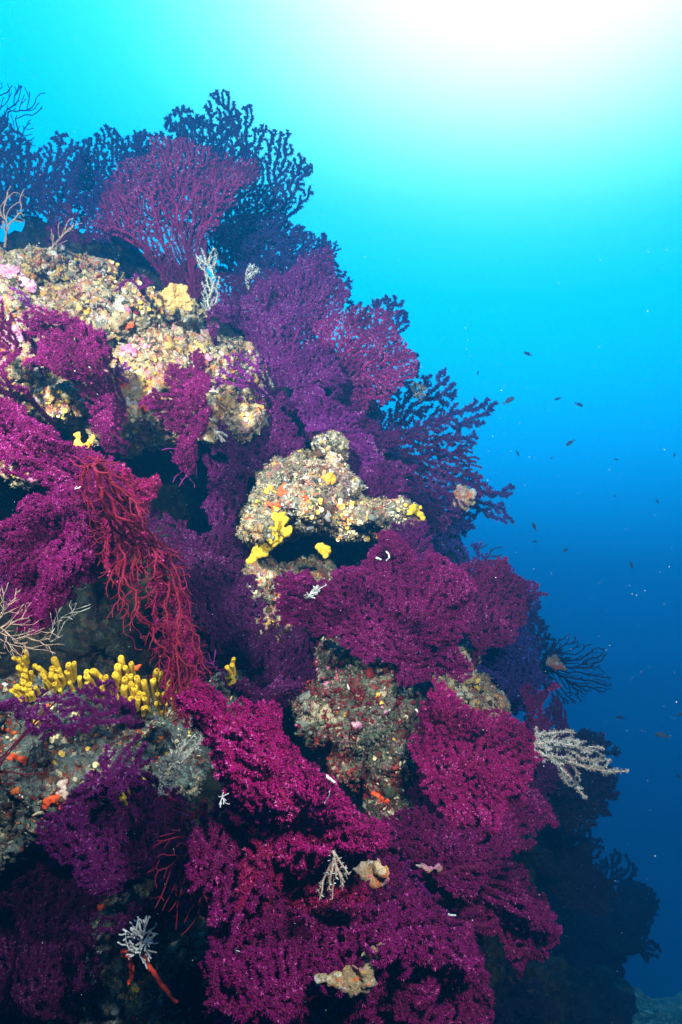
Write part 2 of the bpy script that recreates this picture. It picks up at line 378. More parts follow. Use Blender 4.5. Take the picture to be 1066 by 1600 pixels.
def tubes(A, par, rad, kids, k=5, nrm=(0, -1, .15)):
    n = len(A); nrm = np.array(nrm, float)
    d = A-A[np.maximum(par, 0)]; d[0] = d[1] if n > 1 else (0, 0, 1)
    d /= np.maximum(np.linalg.norm(d, axis=1), 1e-9)[:, None]
    u = np.cross(d, nrm); u /= np.maximum(np.linalg.norm(u, axis=1), 1e-6)[:, None]; v = np.cross(u, d)
    a = np.arange(k)/k*2*math.pi
    ring = A[:, None]+rad[:, None, None]*(np.cos(a)[None, :, None]*u[:, None]+np.sin(a)[None, :, None]*v[:, None])
    V = ring.reshape(-1, 3); ar = np.arange(k); nx = (ar+1) % k
    c = np.arange(1, n); p = par[1:]
    Q = np.stack([p[:, None]*k+ar, p[:, None]*k+nx, c[:, None]*k+nx, c[:, None]*k+ar], -1).reshape(-1, 4)
    t = np.where(kids == 0)[0]
    T = np.stack([t[:, None]*k+ar, t[:, None]*k+nx, np.broadcast_to(n*k+np.arange(len(t))[:, None], (len(t), k))], -1).reshape(-1, 3)
    V = np.vstack([V, A[t]+d[t]*rad[t][:, None]*1.1])
    return V, Q, T, d, u, v
def polyps(A, par, rad, d, u, v, step, size, per, rg, maxr=1e9, petals=4):
    """little star-shaped tufts all round the branches"""
    e = np.arange(1, len(A)); e = e[rad[e] < maxr]
    p = par[e]; ln_ = np.linalg.norm(A[e]-A[p], axis=1)
    m = np.maximum(1, np.round(ln_/step*per+rg.random(len(e))-.5)).astype(int)
    idx = np.repeat(e, m); n = len(idx); t = rg.random(n); ang = rg.random(n)*2*math.pi
    out = np.cos(ang)[:, None]*u[idx]+np.sin(ang)[:, None]*v[idx]
    out = out+d[idx]*rg.uniform(-.2, .6, n)[:, None]; out /= np.linalg.norm(out, axis=1)[:, None]
    base = A[par[idx]]*(1-t)[:, None]+A[idx]*t[:, None]+out*(rad[idx]*.8)[:, None]
    s = size*rg.uniform(.65, 1.35, n)
    a1 = np.cross(out, d[idx]); a1 /= np.maximum(np.linalg.norm(a1, axis=1), 1e-6)[:, None]; a2 = np.cross(out, a1)
    V = np.empty((n, petals, 3, 3)); ph = rg.random(n)*6.28
    cen = base+out*(s*.25)[:, None]
    for k in range(petals):
        b = ph+k*2*math.pi/petals
        r = np.cos(b)[:, None]*a1+np.sin(b)[:, None]*a2; w = -np.sin(b)[:, None]*a1+np.cos(b)[:, None]*a2
        V[:, k, 0] = base+w*(s*.26)[:, None]-r*(s*.05)[:, None]
        V[:, k, 1] = base-w*(s*.26)[:, None]-r*(s*.05)[:, None]
        V[:, k, 2] = cen+r*(s*.62)[:, None]+out*(s*.75)[:, None]
    T = np.arange(n*petals*3).reshape(-1, 3)
    tone = np.clip(.32*fbm(base, 16, 2, 91)+rg.beta(2, 2.2, n)*.85+np.where(rg.random(n) < .22, .35, 0), 0, 1)
    return V.reshape(-1, 3), T, np.repeat(tone, petals)

FANS = []
STY = {  # spacing m, tip radius, power, max radius, polyp step, polyp size, per step, balance
    'full': (.0080, .0014, .24, .006, .0021, .0042, 3.4, .20),
    'open': (.0125, .0017, .25, .008, .0030, .0048, 3.0, .28),
    'thick': (.019, .0042, .16, .010, .0050, .0080, 3.0, .20),
    'bare': (.0085, .0008, .30, .0042, 0, 0, 0, .26),
    'wire': (.020, .0019, .25, .008, 0, 0, 0, .6),
}
def fan(label, key, style, d, root, poly, seed, tilt=(0, 0), warp=13, gap=.0, layers=1, curl=None, scale=1.0, droot=None, step_mul=1.0, group='purple sea fans on the reef'):
    rg = np.random.default_rng(seed); curl = max(curl or 0, .115 if d < 1.7 else .075)
    sp, rt, pw, rm, ps, pz, per, bf = STY[style]
    sp *= scale; fine = .80 if (d < 1.55 and style == 'full') else 1; sp *= fine; ps *= fine; pz *= fine**.8; poly = np.array(poly, float); m = d/F
    lo, hi = poly.min(0)-20, poly.max(0)+20
    s = sp/m
    pts = []
    for ly in range(layers):
        gx, gy = np.meshgrid(np.arange(lo[0], hi[0], s), np.arange(lo[1], hi[1], s*.87))
        gx = gx+(np.arange(gx.shape[0]) % 2)[:, None]*s/2
        q = np.c_[gx.ravel(), gy.ravel()]+rg.uniform(-.42, .42, (gx.size, 2))*s
        q3 = np.c_[q, np.full(len(q), seed*3.1)]
        wq = q+warp*np.c_[fbm(q3, 1/38., 2, seed), fbm(q3, 1/38., 2, seed+5)]+warp*.6*np.c_[vnoise(q3/13., seed+3), vnoise(q3/13., seed+4)]
        k = in_poly(wq, poly)
        if gap > 0: k &= vnoise(q3/26.+ly*9, seed+8)*.6+vnoise(q3/11., seed+9)*.4 > -1+gap*1.6
        q = q[k]
        yo = (ly-(layers-1)/2)*.04+.012*vnoise(q3[k]/16., seed+31+ly)+rg.normal(0, .004, len(q))
        pts.append(np.c_[(q[:, 0]-533)*m, yo, (800-q[:, 1])*m])
    pts = np.vstack(pts)
    rp = np.array([(root[0]-533)*m, 0, (800-root[1])*m])
    A, par = grow(pts, rp, bf)
    rad, kids, tips = radii(A, par, rt, pw, rm)
    A = relax(A.astype(float), par, kids, 2, .45)
    wob = np.stack([vnoise(A/(sp*1.9), seed+70+i) for i in range(3)], 1)*sp*(.42 if style in ('bare', 'wire') else .3)
    A[1:] += wob[1:]
    # bend the sheet out of its plane and carry the base back to the rock
    rel = A-rp; L_ = np.linalg.norm(rel[:, [0, 2]], axis=1); far = max(L_.max(), .01)
    y = rel[:, 0]*tilt[0]+rel[:, 2]*tilt[1]
    q3 = np.c_[A[:, 0], A[:, 2], np.full(len(A), seed)]
    y = y+curl*(fbm(q3, 5.5, 2, seed+2)+.35*fbm(q3, 17, 2, seed+6))*np.minimum(1, L_/(.35*far))
    y = y-y.mean()
    inside = bool(in_poly(np.array([root], float), poly)[0]); hit = ray(*root, dflt=d)
    dr = droot if droot is not None else (hit[0].y+.01 if hit[3] else d)
    dr = min(max(dr, d-.25), d+(.30 if inside else .55))
    k0 = np.clip(1-L_/(.38*far), 0, 1)**1.6*(0 if inside else 1)
    A[:, 1] = d+(A[:, 1]+y)*(1-k0)+(dr-d)*k0
    if inside:                                # a short stalk from the rock carries a sheet that stands free of it
        dq = max(dr, d+.03); A = np.vstack([[A[0, 0]*dq/d, dq, A[0, 2]*dq/d-.01], A]); par = np.concatenate([[-1, 0], par[1:]+1])
        rad = np.concatenate([[rad[0]*1.2], rad]); kids = np.concatenate([[1], kids])
    V, Q, T, dd, u, v = tubes(A, par, rad, kids, 5 if style != 'thick' else 6)
    e = empty('sea_fan', A[0]); tag(e, label, 'sea fan', group)
    off = A[0].copy()
    link('branches', mesh_np('branches', V-off, [Q, T]), e, M[key+'_b'])
    if ps:
        pv, pt, tone = polyps(A, par, rad, dd, u, v, ps*step_mul, pz, per, rg, rm*.8, 4)
        o = link('polyps', mesh_np('polyps', pv-off, [pt], False, tone), e, M[key+'_p']); tag(o, kind='stuff')
    FANS.append((e, A)); return e

# --- far fans on the crest, upper left
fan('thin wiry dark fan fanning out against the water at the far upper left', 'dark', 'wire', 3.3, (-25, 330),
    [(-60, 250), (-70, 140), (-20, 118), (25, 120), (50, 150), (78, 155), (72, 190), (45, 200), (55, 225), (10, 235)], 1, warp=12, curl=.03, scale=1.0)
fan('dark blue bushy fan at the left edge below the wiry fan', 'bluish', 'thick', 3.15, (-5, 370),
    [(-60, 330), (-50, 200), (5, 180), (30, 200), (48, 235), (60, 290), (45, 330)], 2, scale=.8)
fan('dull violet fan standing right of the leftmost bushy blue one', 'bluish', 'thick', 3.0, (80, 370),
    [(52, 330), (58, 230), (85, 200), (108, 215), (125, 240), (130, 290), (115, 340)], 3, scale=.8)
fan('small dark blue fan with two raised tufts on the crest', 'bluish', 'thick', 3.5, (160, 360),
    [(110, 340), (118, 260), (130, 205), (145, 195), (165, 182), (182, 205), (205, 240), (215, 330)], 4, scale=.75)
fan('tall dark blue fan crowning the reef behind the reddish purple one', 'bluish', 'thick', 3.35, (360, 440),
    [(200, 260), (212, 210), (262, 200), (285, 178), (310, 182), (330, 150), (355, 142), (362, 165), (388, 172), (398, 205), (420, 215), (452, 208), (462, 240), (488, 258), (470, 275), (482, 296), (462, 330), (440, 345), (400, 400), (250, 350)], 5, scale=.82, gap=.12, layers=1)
fan('broad reddish purple fan with bare twigs on the crest of the upper ledge', 'wine', 'open', 2.65, (262, 440),
    [(142, 345), (150, 300), (185, 262), (215, 232), (262, 218), (320, 222), (360, 228), (405, 240), (405, 275), (372, 320), (345, 350), (320, 385), (290, 430), (240, 428), (215, 388), (168, 365)], 6, gap=.18, scale=.8, layers=2, step_mul=1.5)
fan('small bluish purple fan low on the crest between ledge and broad fan', 'bluish', 'open', 2.9, (175, 370),
    [(130, 350), (118, 300), (150, 280), (200, 285), (210, 340), (190, 368)], 7)
fan('thin purple fan lying over the rock edge at the far left crest', 'purple', 'open', 2.5, (130, 380),
    [(55, 370), (70, 345), (110, 335), (150, 340), (160, 375), (110, 385)], 8, gap=.3)
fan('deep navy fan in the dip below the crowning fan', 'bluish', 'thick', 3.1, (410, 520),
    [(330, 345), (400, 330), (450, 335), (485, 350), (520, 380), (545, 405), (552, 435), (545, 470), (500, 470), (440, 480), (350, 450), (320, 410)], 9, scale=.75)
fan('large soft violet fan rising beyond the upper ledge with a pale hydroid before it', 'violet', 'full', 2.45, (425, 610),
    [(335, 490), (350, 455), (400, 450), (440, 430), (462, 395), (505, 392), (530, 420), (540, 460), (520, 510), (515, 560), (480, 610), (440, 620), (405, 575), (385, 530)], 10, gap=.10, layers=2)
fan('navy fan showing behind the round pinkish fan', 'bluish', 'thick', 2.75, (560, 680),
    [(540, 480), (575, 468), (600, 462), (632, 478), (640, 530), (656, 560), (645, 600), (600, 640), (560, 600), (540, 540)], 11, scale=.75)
fan('round pinkish violet fan with branches radiating from its left side', 'wine', 'full', 2.3, (515, 600),
    [(500, 560), (498, 510), (530, 478), (580, 482), (622, 492), (632, 530), (648, 565), (640, 595), (610, 612), (600, 632), (565, 642), (540, 600), (520, 590)], 12, gap=.16, layers=1, scale=.95)
fan('wide open dark purple fan reaching right with two long arms against the water', 'bluish', 'thick', 2.6, (545, 690),
    [(560, 700), (575, 660), (640, 612), (660, 590), (690, 582), (715, 605), (720, 640), (738, 625), (772, 618), (782, 632), (765, 650), (748, 668), (735, 700), (728, 730), (745, 742), (775, 765), (800, 752), (806, 768), (790, 785), (812, 812), (780, 812), (752, 795), (735, 800), (720, 850), (690, 870), (650, 830), (600, 760)], 13, scale=.82, gap=.28, warp=6)
fan('reddish purple fan with fine twigs overlapping the wide open dark fan', 'purple', 'open', 2.5, (548, 700),
    [(570, 720), (575, 690), (640, 660), (690, 640), (725, 690), (755, 730), (775, 775), (740, 790), (690, 830), (640, 810), (600, 750)], 14, gap=.3, scale=1.0)
fan('navy fan hanging below the wide open dark fan', 'bluish', 'thick', 2.75, (640, 800),
    [(620, 790), (700, 800), (735, 810), (715, 850), (680, 890), (640, 880), (610, 840)], 15, scale=.8)
fan('violet fan spread over the slope left of the wide open dark fan', 'violet', 'full', 2.2, (500, 690),
    [(430, 625), (480, 600), (540, 630), (580, 670), (600, 720), (590, 770), (540, 735), (510, 690), (470, 650)], 16, gap=.15, step_mul=1.1)
fan('purple fan hanging under the shoulder of the upper ledge', 'purple', 'full', 2.05, (385, 620),
    [(365, 640), (400, 610), (450, 640), (470, 690), (440, 720), (420, 760), (385, 740), (370, 690)], 17, gap=.12)
fan('faint purple fan over the rock at the right shoulder of the upper ledge', 'violet', 'open', 1.93, (420, 600),
    [(340, 560), (370, 545), (420, 560), (430, 590), (400, 620), (360, 600), (335, 620)], 18, gap=.35)
fan('dim purple fan in shade beside the lobed yellow sponge', 'purple', 'open', 2.0, (385, 700),
    [(330, 700), (360, 680), (400, 720), (385, 780), (370, 830), (380, 870), (340, 900), (320, 860), (325, 780)], 19, gap=.15, layers=2)
# --- near upper left
fan('bright purple fan bent over like an arch on the left of the upper ledge', 'magenta', 'full', 1.55, (166, 640),
    [(35, 565), (48, 512), (80, 495), (118, 500), (140, 512), (165, 520), (178, 560), (176, 640), (180, 700), (158, 710), (143, 650), (130, 610), (105, 590), (62, 575)], 20, gap=.15, layers=3, warp=8)
fan('little purple sprig right of the arched fan', 'violet', 'open', 1.62, (165, 575),
    [(165, 570), (185, 548), (215, 560), (208, 585), (180, 590)], 21)
fan('bright purple fan hanging down the middle of the upper ledge with side sprays', 'magenta', 'full', 1.62, (312, 650),
    [(245, 560), (285, 552), (280, 530), (300, 528), (308, 570), (330, 590), (332, 640), (320, 690), (322, 730), (300, 750), (285, 730), (290, 690), (262, 662), (230, 640), (250, 618), (275, 610), (250, 592)], 22, gap=.12, layers=2, warp=6)
fan('bare lilac twigs dangling below the hanging purple fan', 'violet', 'bare', 1.6, (292, 700),
    [(250, 700), (262, 690), (300, 700), (312, 730), (296, 765), (278, 762), (268, 735)], 23, gap=.2, scale=1.3)
fan('small purple fan at the left edge above the wide arching one', 'magenta', 'full', 1.5, (15, 640),
    [(-30, 480), (15, 480), (22, 530), (18, 600), (28, 640), (5, 620), (-30, 600)], 24)
fan('wide purple fan sweeping in from the left edge over the red twigs', 'magenta', 'full', 1.3, (110, 745),
    [(-60, 640), (10, 612), (40, 650), (75, 668), (110, 690), (165, 715), (200, 760), (200, 800), (150, 790), (90, 790), (40, 740), (0, 700), (-60, 710)], 25, gap=.10, layers=3)
fan('big purple fan hanging at the left with long streaming branches', 'magenta', 'full', 1.28, (140, 785),
    [(12, 865), (20, 810), (60, 778), (120, 770), (162, 790), (150, 850), (120, 905), (85, 960), (62, 985), (25, 935)], 26, gap=.10, layers=3)
fan('dull purple fan tips at the left edge above the whitish twigs', 'purple', 'full', 1.35, (40, 900),
    [(-30, 860), (15, 850), (40, 900), (50, 950), (20, 930), (-30, 920)], 27)
fan('bare crimson fan with knobbly red twigs curving down from the purple fan', 'crimson', 'bare', 1.2, (168, 730),
    [(125, 715), (185, 722), (222, 765), (250, 820), (282, 885), (300, 950), (318, 1040), (325, 1110), (285, 1110), (262, 1075), (225, 1010), (185, 950), (160, 900), (145, 830), (135, 770)], 28, gap=.25, layers=2, scale=.95)
fan('small bare crimson twigs trailing over the end of the yellow tube row', 'crimson', 'bare', 1.15, (295, 1060),
    [(280, 1040), (318, 1050), (325, 1100), (290, 1120), (258, 1118), (268, 1090)], 29, scale=1.1)
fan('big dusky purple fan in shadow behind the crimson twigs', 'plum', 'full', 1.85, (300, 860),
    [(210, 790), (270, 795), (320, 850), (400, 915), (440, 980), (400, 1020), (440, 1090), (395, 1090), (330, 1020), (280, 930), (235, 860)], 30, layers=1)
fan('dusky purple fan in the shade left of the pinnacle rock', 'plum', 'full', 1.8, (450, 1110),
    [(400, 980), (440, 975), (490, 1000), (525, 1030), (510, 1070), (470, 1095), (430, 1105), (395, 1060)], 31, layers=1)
# --- middle
fan('broad bright magenta fan stretched across the middle of the reef', 'magenta', 'full', 1.45, (622, 1030),
    [(432, 940), (440, 900), (485, 888), (500, 905), (530, 885), (575, 878), (590, 835), (612, 828), (640, 845), (655, 880), (690, 868), (722, 900), (722, 950), (698, 990), (718, 1010), (710, 1045), (670, 1050), (645, 1070), (620, 1065), (612, 1035), (560, 1022), (500, 985), (450, 975)], 32, gap=.08, layers=3, curl=.06)
fan('dull purple tuft rising behind the top of the broad magenta fan', 'purple', 'full', 1.75, (620, 880),
    [(600, 850), (625, 820), (665, 815), (680, 850), (660, 880), (620, 885)], 33)
fan('deep magenta rounded fan at the right of the broad one', 'magenta', 'full', 1.85, (720, 1050),
    [(705, 890), (740, 868), (790, 872), (818, 905), (822, 950), (800, 990), (770, 1000), (735, 1010), (705, 960)], 34, gap=.08, layers=3)
fan('navy twiggy fringe of a fan above the deep magenta rounded fan', 'bluish', 'open', 2.3, (750, 960),
    [(690, 880), (740, 850), (790, 870), (812, 900), (835, 925), (800, 940), (740, 930)], 35, gap=.3)
fan('thin dark sprays poking up right of the wide open fan', 'dark', 'wire', 2.6, (735, 900),
    [(728, 880), (745, 850), (768, 832), (764, 852), (790, 850), (780, 866), (800, 868), (790, 885), (750, 895)], 36, gap=.25)
fan('dusky blue-violet fan below the deep magenta rounded fan', 'bluish', 'full', 2.0, (750, 1130),
    [(735, 1000), (800, 990), (845, 1010), (850, 1060), (855, 1110), (810, 1120), (770, 1080), (740, 1050)], 37, layers=2)
fan('small magenta fan tip lit beside the dusky blue-violet fan', 'magenta', 'full', 1.85, (830, 1130),
    [(810, 1085), (830, 1060), (855, 1075), (860, 1110), (875, 1135), (845, 1140), (815, 1115)], 38)
fan('dark rounded fan seen just left of the wiry black fan', 'dark', 'thick', 2.9, (820, 1060),
    [(812, 960), (830, 942), (850, 960), (862, 1000), (880, 1040), (860, 1080), (830, 1060)], 39, scale=.7)
fan('wiry black fan spreading right against the deep blue water', 'dark', 'wire', 2.75, (838, 1050),
    [(850, 1030), (868, 1000), (892, 985), (905, 1000), (935, 1012), (958, 1022), (935, 1035), (958, 1060), (952, 1085), (925, 1092), (910, 1108), (880, 1105), (858, 1080)], 40, scale=.6, warp=5, curl=.02)
# --- lower right
fan('bright magenta fan with rounded lobes right of the pinnacle rock', 'hotpink', 'full', 1.32, (720, 1200),
    [(665, 1120), (672, 1085), (700, 1078), (730, 1100), (770, 1130), (815, 1125), (838, 1150), (832, 1175), (848, 1200), (830, 1225), (790, 1235), (835, 1262), (800, 1275), (740, 1250), (690, 1250), (650, 1200)], 41, gap=.10, layers=3, curl=.06)
fan('magenta fan with pointed right tip below the lobed bright one', 'magenta', 'full', 1.25, (640, 1310),
    [(600, 1290), (650, 1265), (720, 1272), (790, 1268), (850, 1282), (884, 1302), (850, 1320), (830, 1345), (790, 1330), (740, 1345), (690, 1340), (640, 1340)], 42, gap=.10, layers=3)
fan('dull magenta fan low on the right slope with ragged lobes', 'magenta', 'full', 1.3, (620, 1350),
    [(620, 1350), (690, 1345), (760, 1370), (800, 1385), (840, 1405), (872, 1450), (885, 1462), (850, 1475), (845, 1510), (800, 1500), (775, 1470), (790, 1430), (745, 1440), (700, 1430), (650, 1400)], 43, gap=.14, layers=3)
fan('purple fan in shade right of the pinnacle rock base', 'purple', 'full', 1.42, (620, 1300),
    [(610, 1250), (650, 1210), (690, 1230), (710, 1270), (680, 1300), (640, 1310)], 44)
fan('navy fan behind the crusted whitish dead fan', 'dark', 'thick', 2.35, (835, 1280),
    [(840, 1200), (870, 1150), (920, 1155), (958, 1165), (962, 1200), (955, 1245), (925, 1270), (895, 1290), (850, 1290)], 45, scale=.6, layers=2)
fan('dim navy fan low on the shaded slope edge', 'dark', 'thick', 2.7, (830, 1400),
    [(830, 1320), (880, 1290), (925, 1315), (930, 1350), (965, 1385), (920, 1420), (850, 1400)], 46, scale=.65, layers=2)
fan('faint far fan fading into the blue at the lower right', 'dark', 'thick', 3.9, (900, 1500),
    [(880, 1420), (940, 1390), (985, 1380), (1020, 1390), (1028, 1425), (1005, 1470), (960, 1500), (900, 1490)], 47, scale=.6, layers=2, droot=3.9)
# --- lower middle ridge
fan('hot pink fan ridge running down from the crimson twigs', 'hotpink', 'full', .98, (480, 1290),
    [(285, 1075), (335, 1075), (400, 1110), (430, 1125), (465, 1165), (475, 1195), (520, 1215), (560, 1265), (580, 1310), (572, 1370), (530, 1390), (470, 1370), (420, 1330), (400, 1270), (350, 1220), (325, 1160), (300, 1120)], 48, gap=.10, layers=3, scale=1.0, curl=.05, droot=1.3)
fan('magenta fan with open mesh below the hot pink ridge', 'crimson', 'open', 1.06, (400, 1420),
    [(345, 1230), (390, 1220), (440, 1260), (500, 1300), (560, 1350), (560, 1430), (480, 1450), (400, 1430), (340, 1380), (320, 1300)], 49, gap=.18, layers=2, droot=1.4)
fan('bare crimson twigs branching over the dark lower left', 'crimson', 'bare', 1.1, (322, 1240),
    [(230, 1250), (270, 1230), (320, 1225), (345, 1250), (335, 1320), (325, 1400), (300, 1400), (270, 1350), (235, 1320)], 50, gap=.1, scale=1.2, droot=1.35)
fan('dark purple fan filling the shade below the sponge ledge', 'purple', 'full', 1.24, (220, 1440),
    [(100, 1260), (130, 1215), (200, 1210), (260, 1240), (330, 1290), (340, 1380), (300, 1430), (230, 1420), (180, 1420), (140, 1380), (105, 1330)], 51, layers=2)
fan('broad plum fan covering the bottom centre', 'magenta', 'full', 1.0, (520, 1560),
    [(330, 1420), (420, 1400), (500, 1420), (580, 1380), (640, 1400), (690, 1440), (725, 1490), (760, 1535), (790, 1590), (800, 1640), (330, 1640), (340, 1600), (400, 1560), (370, 1500)], 52, gap=.06, layers=3, droot=1.4, curl=.06)
fan('plum fan behind the broad bottom one, low in the middle', 'purple', 'full', 1.12, (600, 1440),
    [(560, 1400), (600, 1370), (640, 1350), (690, 1400), (720, 1450), (700, 1490), (640, 1460)], 53, droot=1.4)
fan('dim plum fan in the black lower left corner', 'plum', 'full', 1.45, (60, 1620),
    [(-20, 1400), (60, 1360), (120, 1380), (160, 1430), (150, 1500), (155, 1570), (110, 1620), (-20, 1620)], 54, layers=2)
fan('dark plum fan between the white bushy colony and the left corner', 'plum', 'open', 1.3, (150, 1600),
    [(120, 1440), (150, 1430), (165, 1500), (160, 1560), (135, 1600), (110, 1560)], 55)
fan('purple fan draped just under the row of yellow tube sponges', 'purple', 'full', 1.22, (180, 1180),
    [(50, 1110), (85, 1080), (120, 1068), (165, 1080), (195, 1110), (205, 1150), (180, 1160), (150, 1140), (105, 1150), (70, 1125)], 56, gap=.15)
fan('sparse purple fan over the knobbly middle of the sponge ledge', 'purple', 'open', 1.22, (170, 1250),
    [(150, 1200), (185, 1160), (240, 1165), (250, 1190), (220, 1230), (160, 1250), (125, 1230)], 57, gap=.3)
fan('crimson-purple sprig at the left edge below the sponge ledge', 'crimson', 'bare', 1.2, (-10, 1160),
    [(-10, 1160), (15, 1180), (35, 1220), (60, 1240), (50, 1258), (20, 1230), (-10, 1210)], 58, scale=.9)
fan('small purple fan at the left edge beside the sponge ledge', 'purple', 'full', 1.25, (-15, 1130),
    [(-30, 1080), (15, 1085), (35, 1100), (20, 1125), (-30, 1130)], 59)
fan('short purple sprig standing on the crest rock at the upper left', 'violet', 'open', 1.75, (40, 485),
    [(18, 440), (28, 430), (36, 450), (45, 480), (35, 488)], 60)
fan('arched thin purple sprig on the yellow part of the upper ledge', 'purple', 'open', 1.85, (225, 455),
    [(172, 455), (195, 430), (215, 420), (240, 445), (235, 460), (205, 445), (185, 462)], 61, gap=.3)
fan('narrow purple sprig under the pale hydroid on the crest', 'purple', 'open', 1.95, (330, 530),
    [(315, 490), (325, 470), (345, 470), (345, 520), (325, 528)], 62)
fan('bare brown fan on the rock right of the white bushy colony', 'brown', 'bare', 1.18, (285, 1495),
    [(268, 1450), (285, 1440), (308, 1460), (308, 1480), (285, 1490)], 63, scale=1.0)

def lobe_poly(cx, cy, rx, ry, seed):
    rg = random.Random(seed); n = 22; ph = [rg.uniform(0, 6.28) for _ in range(3)]
    return [(cx+rx*(1+.18*math.sin(3*a+ph[0])+.14*math.sin(5*a+ph[1])+.10*math.sin(9*a+ph[2]))*math.cos(a),
             cy+ry*(1+.18*math.sin(3*a+ph[0])+.14*math.sin(5*a+ph[1])+.10*math.sin(9*a+ph[2]))*math.sin(a)) for a in (i/n*2*math.pi for i in range(n))]
MASS = {
 'navy fan in the far overlapping mass along the crest': [(25, 300, 50, 60, 3.4, 'bluish', 'thick'), (110, 300, 50, 55, 3.3, 'bluish', 'thick'), (225, 270, 60, 60, 3.5, 'bluish', 'thick'), (330, 250, 70, 70, 3.45, 'bluish', 'thick'), (400, 400, 75, 60, 3.2, 'bluish', 'thick'), (180, 330, 60, 40, 3.0, 'bluish', 'open'),
    (380, 330, 70, 60, 3.0, 'bluish', 'open'), (470, 400, 55, 55, 3.0, 'bluish', 'open')],
 'dusky violet fan in the overlapping mass on the upper slope': [(450, 470, 60, 55, 2.75, 'violet', 'full'), (390, 470, 50, 50, 2.6, 'purple', 'full'), (560, 590, 60, 50, 2.45, 'purple', 'full'), (600, 670, 60, 45, 2.55, 'bluish', 'open'), (540, 680, 55, 50, 2.25, 'purple', 'full'), (480, 600, 50, 60, 2.35, 'violet', 'full'),
    (690, 810, 45, 45, 2.62, 'bluish', 'thick'), (600, 760, 50, 40, 2.15, 'purple', 'full')],
 'dim purple fan in the shaded mass beside the middle ledge': [(430, 680, 35, 55, 2.1, 'purple', 'full'), (365, 760, 45, 80, 2.05, 'purple', 'full'), (345, 680, 30, 50, 1.95, 'purple', 'full'), (380, 880, 40, 60, 2.1, 'purple', 'full')],
 'dusky blue-purple fan in the overlapping mass on the right slope': [(790, 925, 45, 50, 2.15, 'purple', 'full'), (785, 1000, 42, 55, 2.2, 'bluish', 'full'), (765, 1060, 45, 50, 2.05, 'bluish', 'full'), (815, 1080, 32, 42, 2.2, 'purple', 'full'), (855, 1140, 35, 30, 2.3, 'purple', 'full'), (850, 1190, 50, 45, 2.2, 'purple', 'full'), (825, 965, 24, 34, 2.6, 'bluish', 'thick')],
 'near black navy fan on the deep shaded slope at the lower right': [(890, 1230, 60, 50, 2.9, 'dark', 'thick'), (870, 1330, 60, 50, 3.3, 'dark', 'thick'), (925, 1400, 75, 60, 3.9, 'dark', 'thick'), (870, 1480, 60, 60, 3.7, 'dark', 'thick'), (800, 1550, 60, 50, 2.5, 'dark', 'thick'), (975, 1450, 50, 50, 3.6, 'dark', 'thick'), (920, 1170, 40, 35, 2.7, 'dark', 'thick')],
 'deep magenta fan in the overlapping mass of the lower right slope': [(620, 1330, 50, 50, 1.5, 'magenta', 'full'), (720, 1350, 70, 55, 1.45, 'purple', 'full'), (690, 1230, 50, 60, 1.5, 'purple', 'full'), (760, 1260, 60, 50, 1.45, 'magenta', 'full'), (790, 1400, 60, 60, 1.45, 'magenta', 'full'), (700, 1430, 60, 50, 1.35, 'purple', 'full')],
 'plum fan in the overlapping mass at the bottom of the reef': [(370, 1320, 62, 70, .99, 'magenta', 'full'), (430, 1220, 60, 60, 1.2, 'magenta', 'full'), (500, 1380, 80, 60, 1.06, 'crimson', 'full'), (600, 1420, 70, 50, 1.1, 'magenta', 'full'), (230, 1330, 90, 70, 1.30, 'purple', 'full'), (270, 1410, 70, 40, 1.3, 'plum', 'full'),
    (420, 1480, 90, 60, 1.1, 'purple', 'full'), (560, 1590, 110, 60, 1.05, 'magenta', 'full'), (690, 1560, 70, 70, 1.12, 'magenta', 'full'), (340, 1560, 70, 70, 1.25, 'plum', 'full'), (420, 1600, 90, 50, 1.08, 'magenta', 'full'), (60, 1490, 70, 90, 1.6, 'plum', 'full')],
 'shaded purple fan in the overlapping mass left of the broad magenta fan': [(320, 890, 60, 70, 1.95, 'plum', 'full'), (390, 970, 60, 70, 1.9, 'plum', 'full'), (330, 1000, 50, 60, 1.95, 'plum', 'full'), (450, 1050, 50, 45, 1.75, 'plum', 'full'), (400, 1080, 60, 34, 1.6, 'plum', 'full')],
 'bright magenta fan among the overlapping ones under the hot pink ridge': [(540, 1320, 70, 60, 1.0, 'hotpink', 'full'), (450, 1400, 90, 55, 1.03, 'magenta', 'full'), (450, 1330, 60, 50, .99, 'crimson', 'full'), (640, 1500, 70, 60, 1.02, 'magenta', 'full')],
 'deep purple fan in the overlapping mass at the left edge': [(20, 680, 45, 40, 1.4, 'magenta', 'full'), (120, 830, 60, 80, 1.38, 'magenta', 'full'), (190, 800, 40, 60, 1.4, 'crimson', 'full'), (60, 880, 45, 60, 1.36, 'magenta', 'full')],
}
sd = 200
for lab, lst in MASS.items():
    for (cx, cy, rx, ry, d, key, sty) in lst:
        sd += 1
        fan(lab, key, sty, d, (cx-rx*.45, cy+ry*.5), lobe_poly(cx, cy, rx, ry, sd), sd, gap=.12, layers=1 if d > 2.4 else 2, warp=16, scale=.85 if sty == 'thick' else 1, group=lab.replace('fan', 'fans', 1))
fan('dark crimson fuzzy fan behind the upper part of the bare crimson twigs', 'crimson', 'open', 1.3, (190, 790),
    [(150, 730), (200, 730), (235, 790), (262, 860), (255, 920), (215, 930), (180, 900), (160, 840)], 301, gap=.15, layers=2)
fan('dark crimson fuzzy fan behind the lower part of the bare crimson twigs', 'crimson', 'open', 1.28, (270, 1000),
    [(215, 910), (262, 890), (300, 950), (325, 1040), (340, 1100), (300, 1110), (262, 1060), (230, 990)], 302, gap=.15, layers=2)
